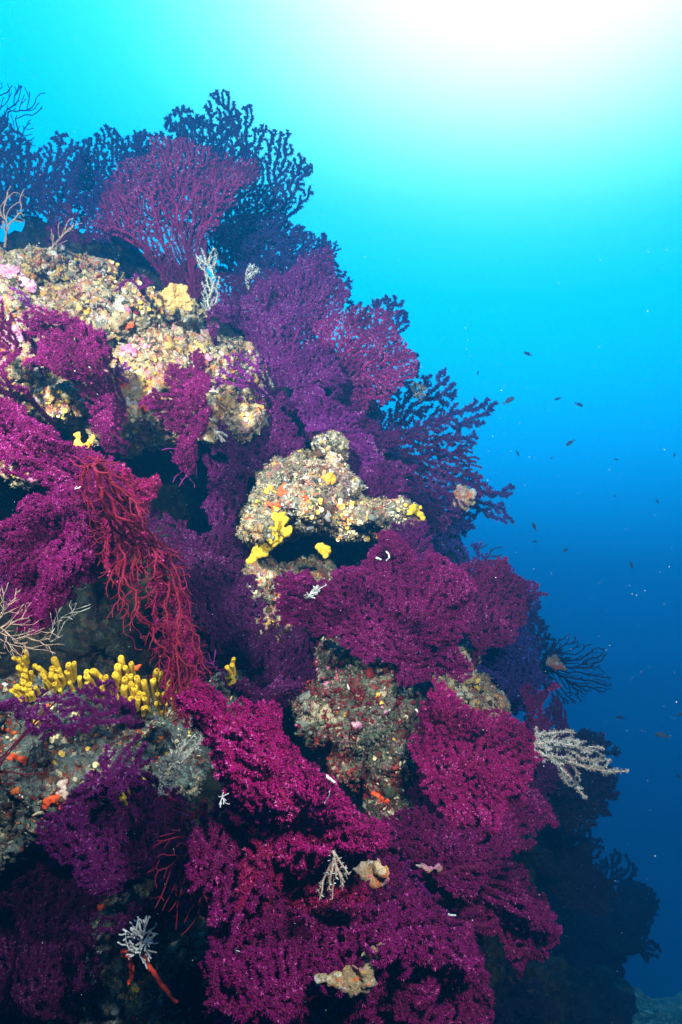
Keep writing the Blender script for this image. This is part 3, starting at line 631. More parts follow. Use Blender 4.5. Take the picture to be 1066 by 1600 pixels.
fan('second spray of bare crimson twigs spreading left in the dark lower left', 'crimson', 'bare', 1.02, (330, 1330),
    [(230, 1330), (260, 1290), (310, 1270), (345, 1290), (345, 1340), (330, 1400), (290, 1430), (250, 1390)], 303, gap=.25, scale=1.0, droot=1.35)
#@@PART3
# ------------------------------------------------------------------ small growth
def surf(px, py, lift=0.0, dflt=1.5):
    p, n, k, ok = ray(px, py, dflt)
    return p+n*lift, n, ok
def frame(n, up=(0, 0, 1)):
    n = Vector(n).normalized(); u = Vector(up)
    if abs(n.dot(u)) > .95: u = Vector((1, 0, 0))
    x = u.cross(n).normalized(); y = n.cross(x)
    return Matrix((x, y, n)).transposed().to_4x4()

# clusters of bits crusting the rock faces: uncountable
ICO = []
for s in (0, 1):
    bm = bmesh.new(); bmesh.ops.create_icosphere(bm, subdivisions=s+1, radius=1)
    ICO.append((np.array([v.co[:] for v in bm.verts]), np.array([[v.index for v in f.verts] for f in bm.faces]))); bm.free()
M['bits'] = None
m, N_, L_, B_ = new_mat('crust_bits')
at = N_.new('ShaderNodeAttribute'); at.attribute_name = 'tone'
tcx = N_.new('ShaderNodeTexCoord'); nn = noise_tex(N_, L_, tcx, 220, 4, .7)
rr = ramp(N_, [(.3, (.45, .45, .45)), (.55, (1, 1, 1)), (.75, (1.35, 1.3, 1.25))]); L_.new(nn.outputs['Fac'], rr.inputs['Fac'])
L_.new(mixc(N_, L_, .8, at.outputs['Color'], rr.outputs['Color'], 'MULTIPLY'), B_.inputs['Base Color'])
B_.inputs['Roughness'].default_value = .75; B_.inputs['Specular IOR Level'].default_value = .2
bb = N_.new('ShaderNodeBump'); bb.inputs['Strength'].default_value = .6; bb.inputs['Distance'].default_value = .004
L_.new(nn.outputs['Fac'], bb.inputs['Height']); L_.new(bb.outputs['Normal'], B_.inputs['Normal'])
M['bits'] = m
PAL = {
 'rock_top': [(cream, 5), (tan, 5), (yellow, 3), (lin(235, 195, 120), 3), (orange, 1), (pink, 1.5), (white, 2), (grey, 3), (maroon, 1.2), (olive, 3), (rose, .6)],
 'rock_mid': [(cream, 4), (tan, 3), (grey, 5), (yellow, 2), (orange, .8), (white, 2), (olive, 3), (pink, .7), (brown, 2)],
 'rock_low': [(maroon, 5), (lin(150, 55, 50), 3), (grey, 4), (olive, 5), (cream, 2), (white, 1), (rose, 1), (pink, .6), (lin(105, 110, 85), 4)],
 'rock_left': [(grey, 4), (lin(110, 130, 125), 5), (cream, 1.6), (orange, 1), (maroon, 1.6), (brown, 2), (white, 1), (lin(75, 85, 85), 4), (yellow, .8)],
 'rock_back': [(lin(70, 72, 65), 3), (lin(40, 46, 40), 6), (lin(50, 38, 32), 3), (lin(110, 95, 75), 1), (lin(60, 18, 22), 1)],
}
def crust(o, key, n, rmin, rmax, seed, big=False):
    rg = np.random.default_rng(seed); me = o.data; nf = len(me.polygons)
    ce = np.empty(nf*3, np.float32); me.polygons.foreach_get('center', ce); ce = ce.reshape(-1, 3)
    no = np.empty(nf*3, np.float32); me.polygons.foreach_get('normal', no); no = no.reshape(-1, 3)
    ar = np.empty(nf, np.float32); me.polygons.foreach_get('area', ar)
    w = ar*(np.einsum('ij,ij->i', no, ce) < .25*np.linalg.norm(ce, axis=1))*np.clip(vnoise(ce*14, seed)*1.2+.75, .12, 2)
    idx = rg.choice(nf, n, p=w/w.sum()); c = ce[idx]+rg.normal(0, .003, (n, 3)); nr = no[idx]
    pal = PAL[key]; cols = np.array([p[0][:3] for p in pal]); pw = np.array([p[1] for p in pal], float)
    # the kinds come in patches
    fields = np.stack([vnoise(c*(11+k*.7), seed+60+k) for k in range(len(pal))], 1)
    g = fields*3.2+np.log(pw)+rg.gumbel(size=(n, len(pal)))*.45
    cc = cols[np.argmax(g, 1)]*rg.uniform(.6, 1.2, (n, 1))
    r = rmin*(rmax/rmin)**(rg.random(n)**2.2)
    IV, IF = ICO[1 if big else 0]; k = len(IV)
    jit = 1+rg.uniform(-.42, .42, (n, k))
    a = np.cross(nr, rg.normal(size=(n, 3))); a /= np.linalg.norm(a, axis=1)[:, None]; b = np.cross(nr, a)
    S = np.stack([r*rg.uniform(.7, 1.6, n), r*rg.uniform(.6, 1.2, n), r*rg.uniform(.22, .75, n)], 1)
    L3 = IV[None]*jit[..., None]*S[:, None]
    V = c[:, None]+L3[..., :1]*a[:, None]+L3[..., 1:2]*b[:, None]+L3[..., 2:]*nr[:, None]
    Fc = (IF[None]+(np.arange(n)*k)[:, None, None]).reshape(-1, 3)
    return V.reshape(-1, 3), Fc, np.repeat(cc, len(IF), 0)
def crust_obj(o, n1, n2, rmin, rmax, seed):
    key = {v.name: k for k, v in M.items() if v}[o.data.materials[0].name]
    a = crust(o, key, n1, rmin, rmax*.45, seed); b = crust(o, key, n2, rmax*.35, rmax, seed+1, True)
    V = np.vstack([a[0], b[0]]); Fc = np.vstack([a[1], b[1]+len(a[0])]); T = np.vstack([a[2], b[2]])
    tag(link('encrusting_growth', mesh_np('encrusting_growth', V, [Fc], True, T), None, M['bits']), kind='stuff')
cnt = [(6000, 600), (15000, 1300), (6500, 380), (1300, 120), (6500, 280), (1300, 90), (8000, 500), (2400, 140)]
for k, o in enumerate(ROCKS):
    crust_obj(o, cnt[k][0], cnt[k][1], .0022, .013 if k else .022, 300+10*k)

# short turf of hydroids and algae on the lit rock
M['turf'] = M['bits']
def turf(o, n, size, cols, seed):
    rg = np.random.default_rng(seed); me = o.data; nf = len(me.polygons)
    ce = np.empty(nf*3, np.float32); me.polygons.foreach_get('center', ce); ce = ce.reshape(-1, 3)
    no = np.empty(nf*3, np.float32); me.polygons.foreach_get('normal', no); no = no.reshape(-1, 3)
    ar = np.empty(nf, np.float32); me.polygons.foreach_get('area', ar)
    w = ar*(np.einsum('ij,ij->i', no, ce) < .2*np.linalg.norm(ce, axis=1))*np.clip(vnoise(ce*11, seed)*1.6+.6, .03, 2)
    i = rg.choice(nf, n, p=w/w.sum()); c = ce[i]+rg.normal(0, .002, (n, 3)); nr = no[i]
    K = 4; V = np.empty((n, K, 3, 3)); s_ = size*rg.uniform(.5, 1.5, n)*(1+.5*vnoise(c*40, seed+1))
    a = np.cross(nr, rg.normal(size=(n, 3))); a /= np.linalg.norm(a, axis=1)[:, None]; b = np.cross(nr, a)
    for k in range(K):
        ph = rg.random(n)*6.28; sp = rg.uniform(.2, .9, n)
        dr = (np.cos(ph)*sp)[:, None]*a+(np.sin(ph)*sp)[:, None]*b+nr; dr /= np.linalg.norm(dr, axis=1)[:, None]
        sd_ = np.cross(dr, nr+.01); sd_ /= np.maximum(np.linalg.norm(sd_, axis=1), 1e-5)[:, None]
        V[:, k, 0] = c+sd_*(s_*.13)[:, None]; V[:, k, 1] = c-sd_*(s_*.13)[:, None]; V[:, k, 2] = c+dr*s_[:, None]
    cols = np.array([q[:3] for q in cols]); f = np.stack([vnoise(c*13, seed+30+k) for k in range(len(cols))], 1)
    cc = cols[np.argmax(f+rg.normal(0, .25, f.shape), 1)]*rg.uniform(.7, 1.15, (n, 1))
    tag(link('turf', mesh_np('turf', V.reshape(-1, 3), [np.arange(n*K*3).reshape(-1, 3)], False, np.repeat(cc, K, 0)), None, M['bits']), kind='stuff')
T1 = [cream, tan, grey, lin(205, 190, 150), lin(120, 112, 85), lin(190, 150, 150)]
T2 = [grey, lin(105, 115, 100), lin(150, 150, 130), olive, lin(200, 195, 175), lin(120, 50, 50)]
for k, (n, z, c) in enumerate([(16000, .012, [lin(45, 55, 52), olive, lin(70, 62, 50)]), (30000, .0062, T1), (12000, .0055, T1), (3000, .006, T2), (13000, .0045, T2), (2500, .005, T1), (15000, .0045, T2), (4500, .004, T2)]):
    turf(ROCKS[k], n, z, c, 700+k)

# tubes of the yellow sponge
def tube_bm(h, r, bend, rg, seg=12):
    prof = [(0, 1.02), (.15, .92), (.4, .9), (.65, .98), (.84, 1.06), (.93, 1.02), (.985, .80), (1.0, .52), (.985, .36), (.90, .30), (.6, .26)]
    V, Fq = [], []
    wob = [rg.uniform(-.06, .06) for _ in range(24)]
    for i, (z, q) in enumerate(prof):
        cx = bend[0]*(min(z, 1)**2)*h; cy = bend[1]*(min(z, 1)**2)*h
        for j in range(seg):
            a = j/seg*2*math.pi
            w = 1+.06*math.sin(2*a+i)+wob[(i*3) % 24]*.7+wob[j]*.6
            V.append((cx+r*q*w*math.cos(a), cy+r*q*w*math.sin(a), z*h))
    for i in range(len(prof)-1):
        for j in range(seg):
            Fq.append((i*seg+j, i*seg+(j+1) % seg, (i+1)*seg+(j+1) % seg, (i+1)*seg+j))
    n = len(V); V.append((bend[0]*h*.3, bend[1]*h*.3, .58*h))
    t = [((len(prof)-1)*seg+j, (len(prof)-1)*seg+(j+1) % seg, n) for j in range(seg)]
    return np.array(V), np.array(Fq), np.array(t)
rg0 = np.random.default_rng(77)
def tube_sponge(label, spots, d0=None, mat='yellow', group='clusters of yellow tube sponge', rscale=.96):
    """spots: (px, py of the tube's mouth, length px, radius px, lean)"""
    ex = []
    for (a_, b_, c_, d_, e_) in spots:
        for _ in range(1): ex.append((a_+rg0.uniform(-12, 12), b_+rg0.uniform(8, 20), c_*.6, d_*rg0.uniform(.55, .8), e_+rg0.uniform(-.4, .4)))
    spots = list(spots)+(ex if len(spots) > 5 else [])
    bx = sum(s[0] for s in spots)/len(spots); by = max(s[1]+s[2] for s in spots)
    e = None
    for (px, py, lp, rp, lean) in spots:
        bp, n, ok = surf(px-lean*lp, py+lp, 0, d0); rp *= .86
        d = bp.y if ok and (d0 is None or abs(bp.y-d0) < .16) else d0
        d = min(d, d0+.05) if d0 else d
        top = P(px, py, d-.022); m = d/F; h = max(lp*m, .006)
        dirv = Vector((lean*.8, -.95, 1.0)).normalized()
        h2 = h*1.25+.014
        base = top-dirv*h2
        if e is None:
            e = empty('tube_sponge', base); tag(e, label, 'sponge', group)
        V, Q, T = tube_bm(h2, rp*m*rscale, (rg0.uniform(-.12, .12), rg0.uniform(-.12, .12)), rg0)
        Mx = np.array(frame(dirv))[:3, :3]
        V = V@Mx.T+np.array(base-e.location)
        link('tube', mesh_np('tube', V, [Q, T]), e, M[mat])
    return e
tube_sponge('long row of upright yellow tube sponges on top of the blue-grey ledge', [
    (150, 1043, 26, 6.5, -.1), (140, 1052, 24, 6, .1), (165, 1055, 20, 5, .2), (134, 1048, 30, 6, .0), (192, 1030, 30, 6.5, .35), (184, 1042, 26, 7, .3), (206, 1037, 24, 5, .2),
    (182, 1052, 24, 6.5, .1), (194, 1058, 22, 6.5, .3), (202, 1055, 18, 5, .2), (190, 1074, 18, 6.5, .1), (218, 1060, 20, 6, .4), (225, 1066, 24, 6, .1), (240, 1044, 42, 6.5, .15), (236, 1062, 30, 6, 0),
    (256, 1052, 26, 4.5, .8), (264, 1068, 14, 6, -.6), (248, 1082, 14, 4.5, 0), (212, 1076, 24, 7, .5), (205, 1088, 16, 6.5, .3), (216, 1090, 14, 6, .4), (228, 1090, 12, 5, .2), (222, 1084, 14, 5, .2), (181, 1084, 20, 4.5, -.1),
    (242, 1100, 12, 4, -.2), (171, 1066, 16, 5, 0), (160, 1066, 14, 5, 0), (272, 1088, 12, 5, .2), (274, 1060, 9, 4, .6)], 1.30)
tube_sponge('cluster of yellow tube sponges left of the long row', [
    (87, 1031, 22, 6.5, .2), (80, 1044, 20, 6, 0), (92, 1042, 22, 6, .2), (76, 1052, 16, 5, -.2), (88, 1056, 16, 6, .1), (62, 1041, 20, 5, -.35), (66, 1052, 14, 5.5, -.2), (98, 1052, 16, 5, .3), (84, 1066, 10, 5, 0),
    (104, 1035, 30, 6, .1), (114, 1034, 26, 4.5, .3), (53, 1038, 12, 4.5, .3)], 1.31)
tube_sponge('knobbly yellow sponge tuft at the far left of the tube row', [
    (42, 1017, 16, 3.5, .4), (38, 1026, 14, 4.5, .3), (28, 1028, 12, 5, -.2), (24, 1025, 12, 4, -.4), (30, 1042, 14, 5.5, -.1), (42, 1046, 12, 5, .4), (36, 1052, 10, 5, 0), (50, 1050, 10, 4, .5)], 1.30)
tube_sponge('flat yellow sponge patch with short knobs below the leftmost tuft', [
    (35, 1063, 12, 5.5, 0), (26, 1070, 8, 5, -.6), (45, 1068, 8, 5, .6), (38, 1074, 6, 6, .2), (22, 1075, 5, 4, -.6), (46, 1076, 5, 4, .6)], 1.30)
tube_sponge('small upright yellow sponge standing alone above the hot pink ridge', [
    (362, 1026, 20, 4, .1), (366, 1036, 16, 4.5, .2), (356, 1040, 14, 4.5, -.2), (360, 1050, 12, 6, -.1), (354, 1056, 8, 5, -.3)], 1.42)
tube_sponge('yellow sponge knobs beneath the red finger sponge', [(205, 1537, 10, 4.5, .3), (212, 1545, 8, 4, .4), (204, 1550, 10, 5, 0), (208, 1560, 10, 4, .1)], 1.19)
tube_sponge('small yellow sponge strings hanging on the dark purple fan', [
    (190, 1235, 10, 3.2, 0), (192, 1246, 8, 3.2, 0), (182, 1240, 8, 3, -.2), (197, 1228, 8, 3, 0), (195, 1218, 7, 2.6, .1)], 1.2)

# lobed sponges: fused knobs
def lobed(name, label, cat, knobs, d, mat, vox=.0022, group=None, pits=True, seed=1, flat=.8, amp=.0015):
    rg = random.Random(seed); bl = []
    base = P(*knobs[0][:2], d)
    hit = ray(knobs[0][0], knobs[0][1], d)
    hy = [h[0].y for h in (ray(k[0], k[1], d) for k in knobs) if h[3] and abs(h[0].y-d) < .14]; med = float(np.median(hy)) if hy else d
    for (px, py, r) in knobs:
        m = d/F; h = ray(px, py, d); dd = med if not h[3] else min(max(h[0].y, med-.012), med+.012)
        r *= 1.1; c = P(px, py, dd-.2*r*m); bl.append((c, (r*m, r*m*flat, r*m)))
        for q_ in range(3):
            aa = rg.uniform(0, 6.28); r2 = r*m*rg.uniform(.35, .55); bl.append((c+Vector((math.cos(aa)*r*m*.8, -r*m*.3, math.sin(aa)*r*m*.8)), (r2, r2, r2)))
    me = blob_mesh(name, bl, vox, [(60, amp*1.6, False), (190, amp*.5, False)], seed, 2)
    bm = bmesh.new(); bm.from_mesh(me); left = set(bm.verts); groups_ = []
    while left:
        st = [left.pop()]; g_ = list(st)
        while st:
            for ed in st.pop().link_edges:
                for w_ in ed.verts:
                    if w_ in left: left.remove(w_); st.append(w_); g_.append(w_)
        groups_.append(g_)
    groups_.sort(key=len)
    for g_ in groups_[:-1]: bmesh.ops.delete(bm, geom=g_, context='VERTS')
    bm.to_mesh(me); bm.free()
    o = link(name, me, None, M[mat]); tag(o, label, cat, group)
    return o
lobed('lobed_sponge', 'big bright yellow lobed sponge with holes on the left end of the middle ledge', 'sponge',
      [(440, 805, 7), (432, 808, 9), (428, 818, 9), (438, 828, 9), (448, 832, 8), (452, 827, 6), (422, 826, 9), (425, 840, 9), (415, 838, 7), (436, 842, 6), (430, 846, 7), (412, 848, 8), (418, 854, 8), (406, 856, 8), (412, 864, 7), (400, 862, 7), (396, 870, 6), (404, 866, 7), (392, 876, 5), (418, 845, 8), (423, 832, 7), (444, 812, 6)], 1.62, 'yellow')
lobed('lobed_sponge', 'little yellow sponge drop hanging under the middle ledge', 'sponge', [(500, 855, 6), (506, 858, 6), (512, 862, 6), (508, 868, 4.5), (500, 860, 4), (511, 867, 5)], 1.74, 'yellow')
lobed('lobed_sponge', 'yellow sponge with a drooping finger at the right tip of the middle ledge', 'sponge', [(645, 795, 6), (640, 799, 5), (650, 799, 5), (655, 804, 4.5), (660, 809, 4.5), (657, 793, 3), (641, 793, 4)], 1.8, 'yellow')
lobed('lobed_sponge', 'small pale yellow sponge above the bright orange one', 'sponge', [(420, 768, 5), (414, 771, 4), (424, 764, 4), (422, 776, 4), (417, 765, 3.5)], 1.8, 'amber')
lobed('orange_sponge', 'bright orange-red sponge knob above the lobed yellow one', 'sponge', [(441, 766, 6), (444, 758, 4), (438, 772, 5), (447, 770, 5), (442, 775, 4)], 1.78, 'orange', pits=False)
lobed('orange_sponge', 'orange sponge patch just right of the lobed yellow one', 'sponge', [(427, 790, 5), (436, 787, 5), (447, 785, 5), (455, 790, 4), (452, 782, 4), (420, 787, 4)], 1.76, 'orange', pits=False)
lobed('orange_sponge', 'orange sponge mound on the rock of the middle ledge top', 'sponge', [(512, 747, 8), (504, 745, 6), (520, 750, 6)], 1.86, 'amber', pits=False)
lobed('orange_sponge', 'orange-red sponge fingers at the lower edge of the blue-grey ledge', 'sponge',
      [(75, 1252, 6), (82, 1248, 6), (90, 1250, 6), (96, 1256, 6), (98, 1264, 5), (86, 1257, 5), (72, 1258, 5), (98, 1270, 4)], 1.34, 'orange', pits=False)
lobed('orange_sponge', 'pale orange sponge smear on the blue-grey ledge', 'sponge', [(98, 1225, 6), (102, 1235, 6), (96, 1240, 5), (104, 1220, 4), (100, 1245, 5)], 1.33, 'rosy', pits=False)
lobed('orange_sponge', 'rust orange sponge sheet on the left of the blue-grey ledge', 'sponge', [(22, 1185, 8), (35, 1190, 8), (45, 1197, 6), (15, 1192, 6), (30, 1200, 5)], 1.36, 'orange', pits=False, flat=.5)
lobed('orange_sponge', 'tiny orange-red sponge behind the yellow tubes', 'sponge', [(214, 1045, 4), (218, 1041, 2.5), (210, 1048, 3)], 1.33, 'orange', pits=False)
lobed('orange_sponge', 'orange sponge on the left shoulder of the upper ledge by the arched fan', 'sponge', [(188, 590, 6), (195, 596, 6), (185, 600, 5), (192, 604, 5)], 1.72, 'orange', pits=False)
lobed('orange_sponge', 'amber sponge cluster under the arched purple fan', 'sponge', [(122, 680, 5), (122, 692, 5), (126, 697, 4), (140, 690, 5), (136, 696, 4), (144, 684, 4)], 1.5, 'amber', pits=False)
lobed('orange_sponge', 'broad pale orange sponge crust on the crest of the upper ledge', 'sponge', [(262, 462, 12), (275, 455, 10), (288, 465, 10), (270, 475, 10), (295, 478, 9), (250, 470, 8)], 1.95, 'ochre', pits=False, flat=.4, amp=.003)
lobed('orange_sponge', 'orange sponge at the foot of the pinnacle rock', 'sponge', [(590, 1245, 6), (598, 1250, 6), (605, 1252, 4), (582, 1240, 4)], 1.35, 'orange', pits=False)
lobed('orange_sponge', 'small orange knob above the white bushy colony', 'sponge', [(158, 1418, 5), (152, 1414, 3), (164, 1421, 3.5)], 1.3, 'orange', pits=False)
lobed('pink_crust', 'pink coralline crust at the left edge of the upper ledge', 'algae crust', [(20, 520, 10), (30, 530, 9), (14, 532, 9), (25, 540, 8), (38, 522, 6)], 1.66, 'pinkalg', pits=False, flat=.5, amp=.003)
lobed('pink_crust', 'lilac pink crust high on the left of the upper ledge', 'algae crust', [(20, 430, 12), (5, 425, 12), (35, 440, 10), (48, 450, 8), (12, 445, 9)], 2.0, 'pinkalg', pits=False, flat=.4, amp=.005)
lobed('pink_crust', 'small rosy lump in the middle of the pinnacle rock', 'algae crust', [(556, 1136, 5), (562, 1133, 4), (552, 1132, 3)], 1.34, 'pinkalg', pits=False)

for lab_, kn_, dd_, mm_ in (
    ('small orange sponge smear high on the lit face of the upper ledge', [(205, 508, 5), (212, 512, 4), (198, 512, 4)], 1.95, 'orange'),
    ('rosy crust patch between the arched and the hanging purple fans', [(200, 545, 7), (210, 552, 6), (192, 552, 5)], 1.85, 'pinkalg'),
    ('orange knob at the lower lip of the upper ledge', [(222, 630, 6), (228, 636, 5), (216, 637, 4)], 1.75, 'orange'),
    ('ochre crust on the right shoulder of the upper ledge', [(352, 625, 7), (362, 630, 6), (346, 634, 5)], 1.85, 'ochre'),
    ('ochre crust near the left edge of the upper ledge', [(90, 612, 8), (100, 620, 6), (80, 622, 6)], 1.7, 'ochre'),
    ('orange streak on the left half of the middle ledge', [(470, 762, 4), (474, 770, 4), (478, 778, 3.5)], 1.8, 'orange'),
    ('amber knob near the top of the upper ledge above the arched fan', [(137, 488, 4.5), (134, 494, 3.5)], 1.95, 'amber')):
    lobed('pink_crust' if mm_ == 'pinkalg' else 'orange_sponge', lab_, 'algae crust' if mm_ == 'pinkalg' else 'sponge', kn_, dd_, mm_, pits=False, flat=.45, amp=.003)

# crusted lumps that sit on the fans
def lump(label, knobs, d, seed):
    return lobed('crusted_lump', label, 'crusted lump', knobs, d, 'clump', .0028, 'crusted lumps caught on the fans', False, seed, .8, .004)
lump('round whitish crusted lump on the wide open dark fan', [(722, 772, 11), (730, 780, 10), (718, 784, 8), (728, 790, 8), (736, 773, 6), (738, 788, 4), (714, 775, 6)], 2.5, 61)
lump('cream and orange lump beside the hot pink ridge', [(572, 1352, 8), (582, 1358, 9), (592, 1364, 9), (598, 1376, 6), (576, 1366, 7), (588, 1374, 8), (570, 1345, 5), (566, 1358, 5)], .87, 62)
lump('wide crusted beige lump near the bottom centre', [(520, 1530, 9), (535, 1538, 10), (550, 1545, 9), (560, 1530, 11), (575, 1520, 9), (568, 1545, 8), (510, 1526, 6), (545, 1525, 8), (582, 1535, 6), (552, 1518, 7), (500, 1530, 4), (548, 1555, 6)], .86, 63)
lump('small yellowish lump just above the wide beige one', [(578, 1488, 7), (590, 1482, 6), (585, 1495, 7), (594, 1486, 4), (576, 1498, 5), (563, 1480, 4), (562, 1472, 3)], .87, 64)
lump('tiny cream lump low on the magenta fan at right', [(662, 1355, 5), (670, 1360, 4), (680, 1358, 4), (655, 1350, 3)], 1.1, 65)
lump('pale crusted lump on the wiry black fan', [(866, 1035, 8), (874, 1040, 7), (870, 1030, 5)], 2.65, 66)
lump('whitish rubbly spine of lumps on the violet slope fan', [(482, 655, 6), (475, 660, 5), (488, 665, 6), (494, 675, 5), (505, 690, 6), (512, 700, 6), (516, 712, 7), (525, 722, 7), (512, 722, 6), (532, 716, 5), (508, 730, 5)], 1.98, 67)

# cup corals: little yellow cups, one source, many copies
def cup_mesh(seed):
    rg = random.Random(seed); seg = 10
    prof = [(0, .9), (.35, .85), (.7, 1.0), (.95, 1.08), (1.0, .95), (.98, .75), (.8, .55), (.72, 0.02)]
    V = []
    for i, (z, q) in enumerate(prof):
        for j in range(seg):
            a = j/seg*2*math.pi; w = 1+rg.uniform(-.08, .08)+.05*math.sin(3*a+seed)
            V.append((q*w*math.cos(a), q*w*math.sin(a), z*1.1))
    Q = [(i*seg+j, i*seg+(j+1) % seg, (i+1)*seg+(j+1) % seg, (i+1)*seg+j) for i in range(len(prof)-1) for j in range(seg)]
    return mesh_np('cup_coral', np.array(V), [np.array(Q)])
cups = [cup_mesh(s) for s in range(5)]
cmats = ['yellow_cup', 'cream_cup']
M['cupy'] = plain_mat('yellow_cup', lin(205, 150, 40), lin(240, 200, 90), 200); M['cupc'] = plain_mat('cream_cup', lin(215, 190, 130), lin(240, 225, 180), 200)
M['cupo'] = plain_mat('orange_cup', lin(215, 110, 40), lin(235, 150, 70), 200)
cm = []
for key in ('cupy', 'cupc', 'cupo'):
    for c in cups[:3]:
        c2 = c.copy(); c2.materials.append(M[key]); cm.append((key, c2))
rgc = random.Random(5); proto = {}
AREAS = [([(120, 375), (240, 430), (325, 480), (315, 500), (220, 500), (140, 430)], 52, 'on the sloping crest of the upper ledge', 2.6),
         ([(480, 780), (640, 780), (600, 845), (480, 850)], 66, 'on the right part of the middle ledge', 2.9),
         ([(60, 600), (130, 620), (120, 690), (20, 690), (10, 740), (70, 745)], 24, 'around the arched fan on the upper ledge', 3.2),
         ([(330, 560), (430, 590), (400, 660), (330, 660)], 26, 'on the right shoulder of the upper ledge', 3.0),
         ([(180, 660), (320, 620), (330, 690), (200, 700)], 18, 'along the underside lip of the upper ledge', 3.0),
         ([(10, 1090), (60, 1080), (200, 1150), (330, 1120), (280, 1230), (120, 1220)], 40, 'on the blue-grey ledge', 3.4),
         ([(510, 1030), (650, 1090), (640, 1220), (560, 1240), (480, 1120)], 14, 'on the pinnacle rock', 2.6)]
for ai, (poly, cnt_, where, rpx) in enumerate(AREAS):
    pa = np.array(poly, float); lo, hi = pa.min(0), pa.max(0); made = 0; tries = 0
    while made < cnt_ and tries < 3000:
        tries += 1
        q = (rgc.uniform(lo[0], hi[0]), rgc.uniform(lo[1], hi[1]))
        if not in_poly(np.array([q]), poly)[0] or _hash(int(q[0]/22), int(q[1]/22), ai, 5) < .35: continue
        p, n, k, ok = ray(q[0], q[1])
        if not ok or p.y > 2.6 or k == 0: continue
        key, me = cm[rgc.choice([0, 0, 1, 1, 2, 3, 4, 5, 3, 6, 7])]
        s = rpx*p.y/F*rgc.uniform(.6, 1.35)
        o = bpy.data.objects.new('cup_coral', me); col.objects.link(o)
        cn = {'cupy': 'yellow', 'cupc': 'cream', 'cupo': 'orange'}[key]
        tag(o, f'tiny {cn} cup coral {where}', 'cup coral', f'{cn} cup corals {where}')
        nd = (Vector(n)*.6+Vector((0, -1, .15))*.7).normalized()
        o.matrix_world = Matrix.Translation(p-Vector(n)*s*.2) @ frame(nd) @ Matrix.Diagonal((s, s, s, 1)); made += 1

# branching bushes, hydroids and twigs
def bush(name, label, cat, root, poly, d, mat, sp, rt, seed, pw=.25, rmax=.005, bf=.4, depth=.03, k=5, group=None, fuzz=None, gap=0, jit=.006, it=2, droot=None):
    rg = np.random.default_rng(seed); m = d/F; poly = np.array(poly, float); s = sp/m
    lo, hi = poly.min(0), poly.max(0); A_ = max((hi-lo).prod()/(s*s), 8)
    q = rg.uniform(lo, hi, (int(A_*1.3), 2)); q = q[in_poly(q, poly)]
    if gap: q = q[vnoise(np.c_[q/14., np.full(len(q), seed)], seed) > gap-1]
    pts = np.c_[(q[:, 0]-533)*m, rg.uniform(-depth, depth, len(q)), (800-q[:, 1])*m]
    rp = np.array([(root[0]-533)*m, 0.01, (800-root[1])*m])
    A, par = grow(pts, rp, bf); rad, kids, tips = radii(A, par, rt, pw, rmax); A = relax(A.astype(float), par, kids, it, .45)
    A[:, 1] += d
    A[1:] += np.stack([vnoise(A/(sp*2.2), seed+70+i) for i in range(3)], 1)[1:]*sp*.55
    if droot: A[0, 1] = droot
    V, Q, T, dd, u, v = tubes(A, par, rad, kids, k); off = A[0].copy()
    if fuzz:
        e = empty(name, off); tag(e, label, cat, group)
        link('branches', mesh_np('branches', V-off, [Q, T]), e, M[mat])
        pv, pt, tone = polyps(A, par, rad, dd, u, v, fuzz[0], fuzz[1], fuzz[2], rg, 1, 3)
        o = link('hairs', mesh_np('hairs', pv-off, [pt], False, tone), e, M[fuzz[3]]); tag(o, kind='stuff')
        return e
    o = link(name, mesh_np(name, V-off, [Q, T]), None, M[mat]); o.location = off; tag(o, label, cat, group); return o
M['hair_w'] = tone_mat('white_hairs', [(0, lin(105, 108, 105)), (1, lin(195, 198, 192))])
M['hair_r'] = tone_mat('rosy_hairs', [(0, lin(125, 105, 105)), (.5, lin(165, 165, 155)), (1, lin(205, 215, 210))])
bush('branching_bryozoan', 'snow white bushy colony with blunt forked twigs at the bottom left', 'white colony', (218, 1478),
     [(190, 1465), (188, 1450), (205, 1445), (215, 1432), (230, 1434), (232, 1452), (245, 1462), (243, 1478), (246, 1495), (232, 1502), (215, 1488), (196, 1480)], 1.10, 'white', .0042, .0013, 5, .18, .003, .55, .03, 6, it=1)
bush('hydroid', 'pale feathery hydroid standing on the crest before the violet fan', 'hydroid', (326, 495), [(302, 400), (318, 385), (342, 392), (338, 420), (345, 440), (338, 480), (320, 500), (312, 470), (318, 430)], 2.15, 'pale', .011, .0008, 6, .3, .004, .5, .03, fuzz=(.004, .0045, 2, 'hair_w'))
bush('hydroid', 'small whitish bent hydroid tuft on the violet fan', 'hydroid', (388, 448), [(384, 430), (386, 412), (395, 408), (408, 420), (400, 430), (392, 436), (390, 450), (384, 448)], 2.2, 'white', .007, .0012, 7, .3, .004, .5, .02, fuzz=(.004, .005, 2, 'hair_w'))
bush('hydroid', 'grey bushy hydroid at the right end of the blue-grey ledge', 'hydroid', (248, 1235), [(240, 1215), (250, 1190), (270, 1165), (290, 1150), (332, 1143), (325, 1158), (300, 1170), (295, 1195), (275, 1225), (262, 1245), (245, 1240)], 1.22, 'greyhyd', .0062, .0008, 8, .3, .0022, .6, .035, fuzz=(.005, .004, 1.2, 'hair_w'))
bush('dead_sea_fan', 'whitish wiry dead fan streaming in from the left edge', 'dead sea fan', (-12, 985), [(-10, 920), (10, 910), (40, 940), (70, 985), (95, 1010), (100, 1025), (60, 1020), (20, 1030), (-10, 1010)], 1.2, 'bone', .0070, .0005, 9, .3, .0026, .45, .03, it=3)
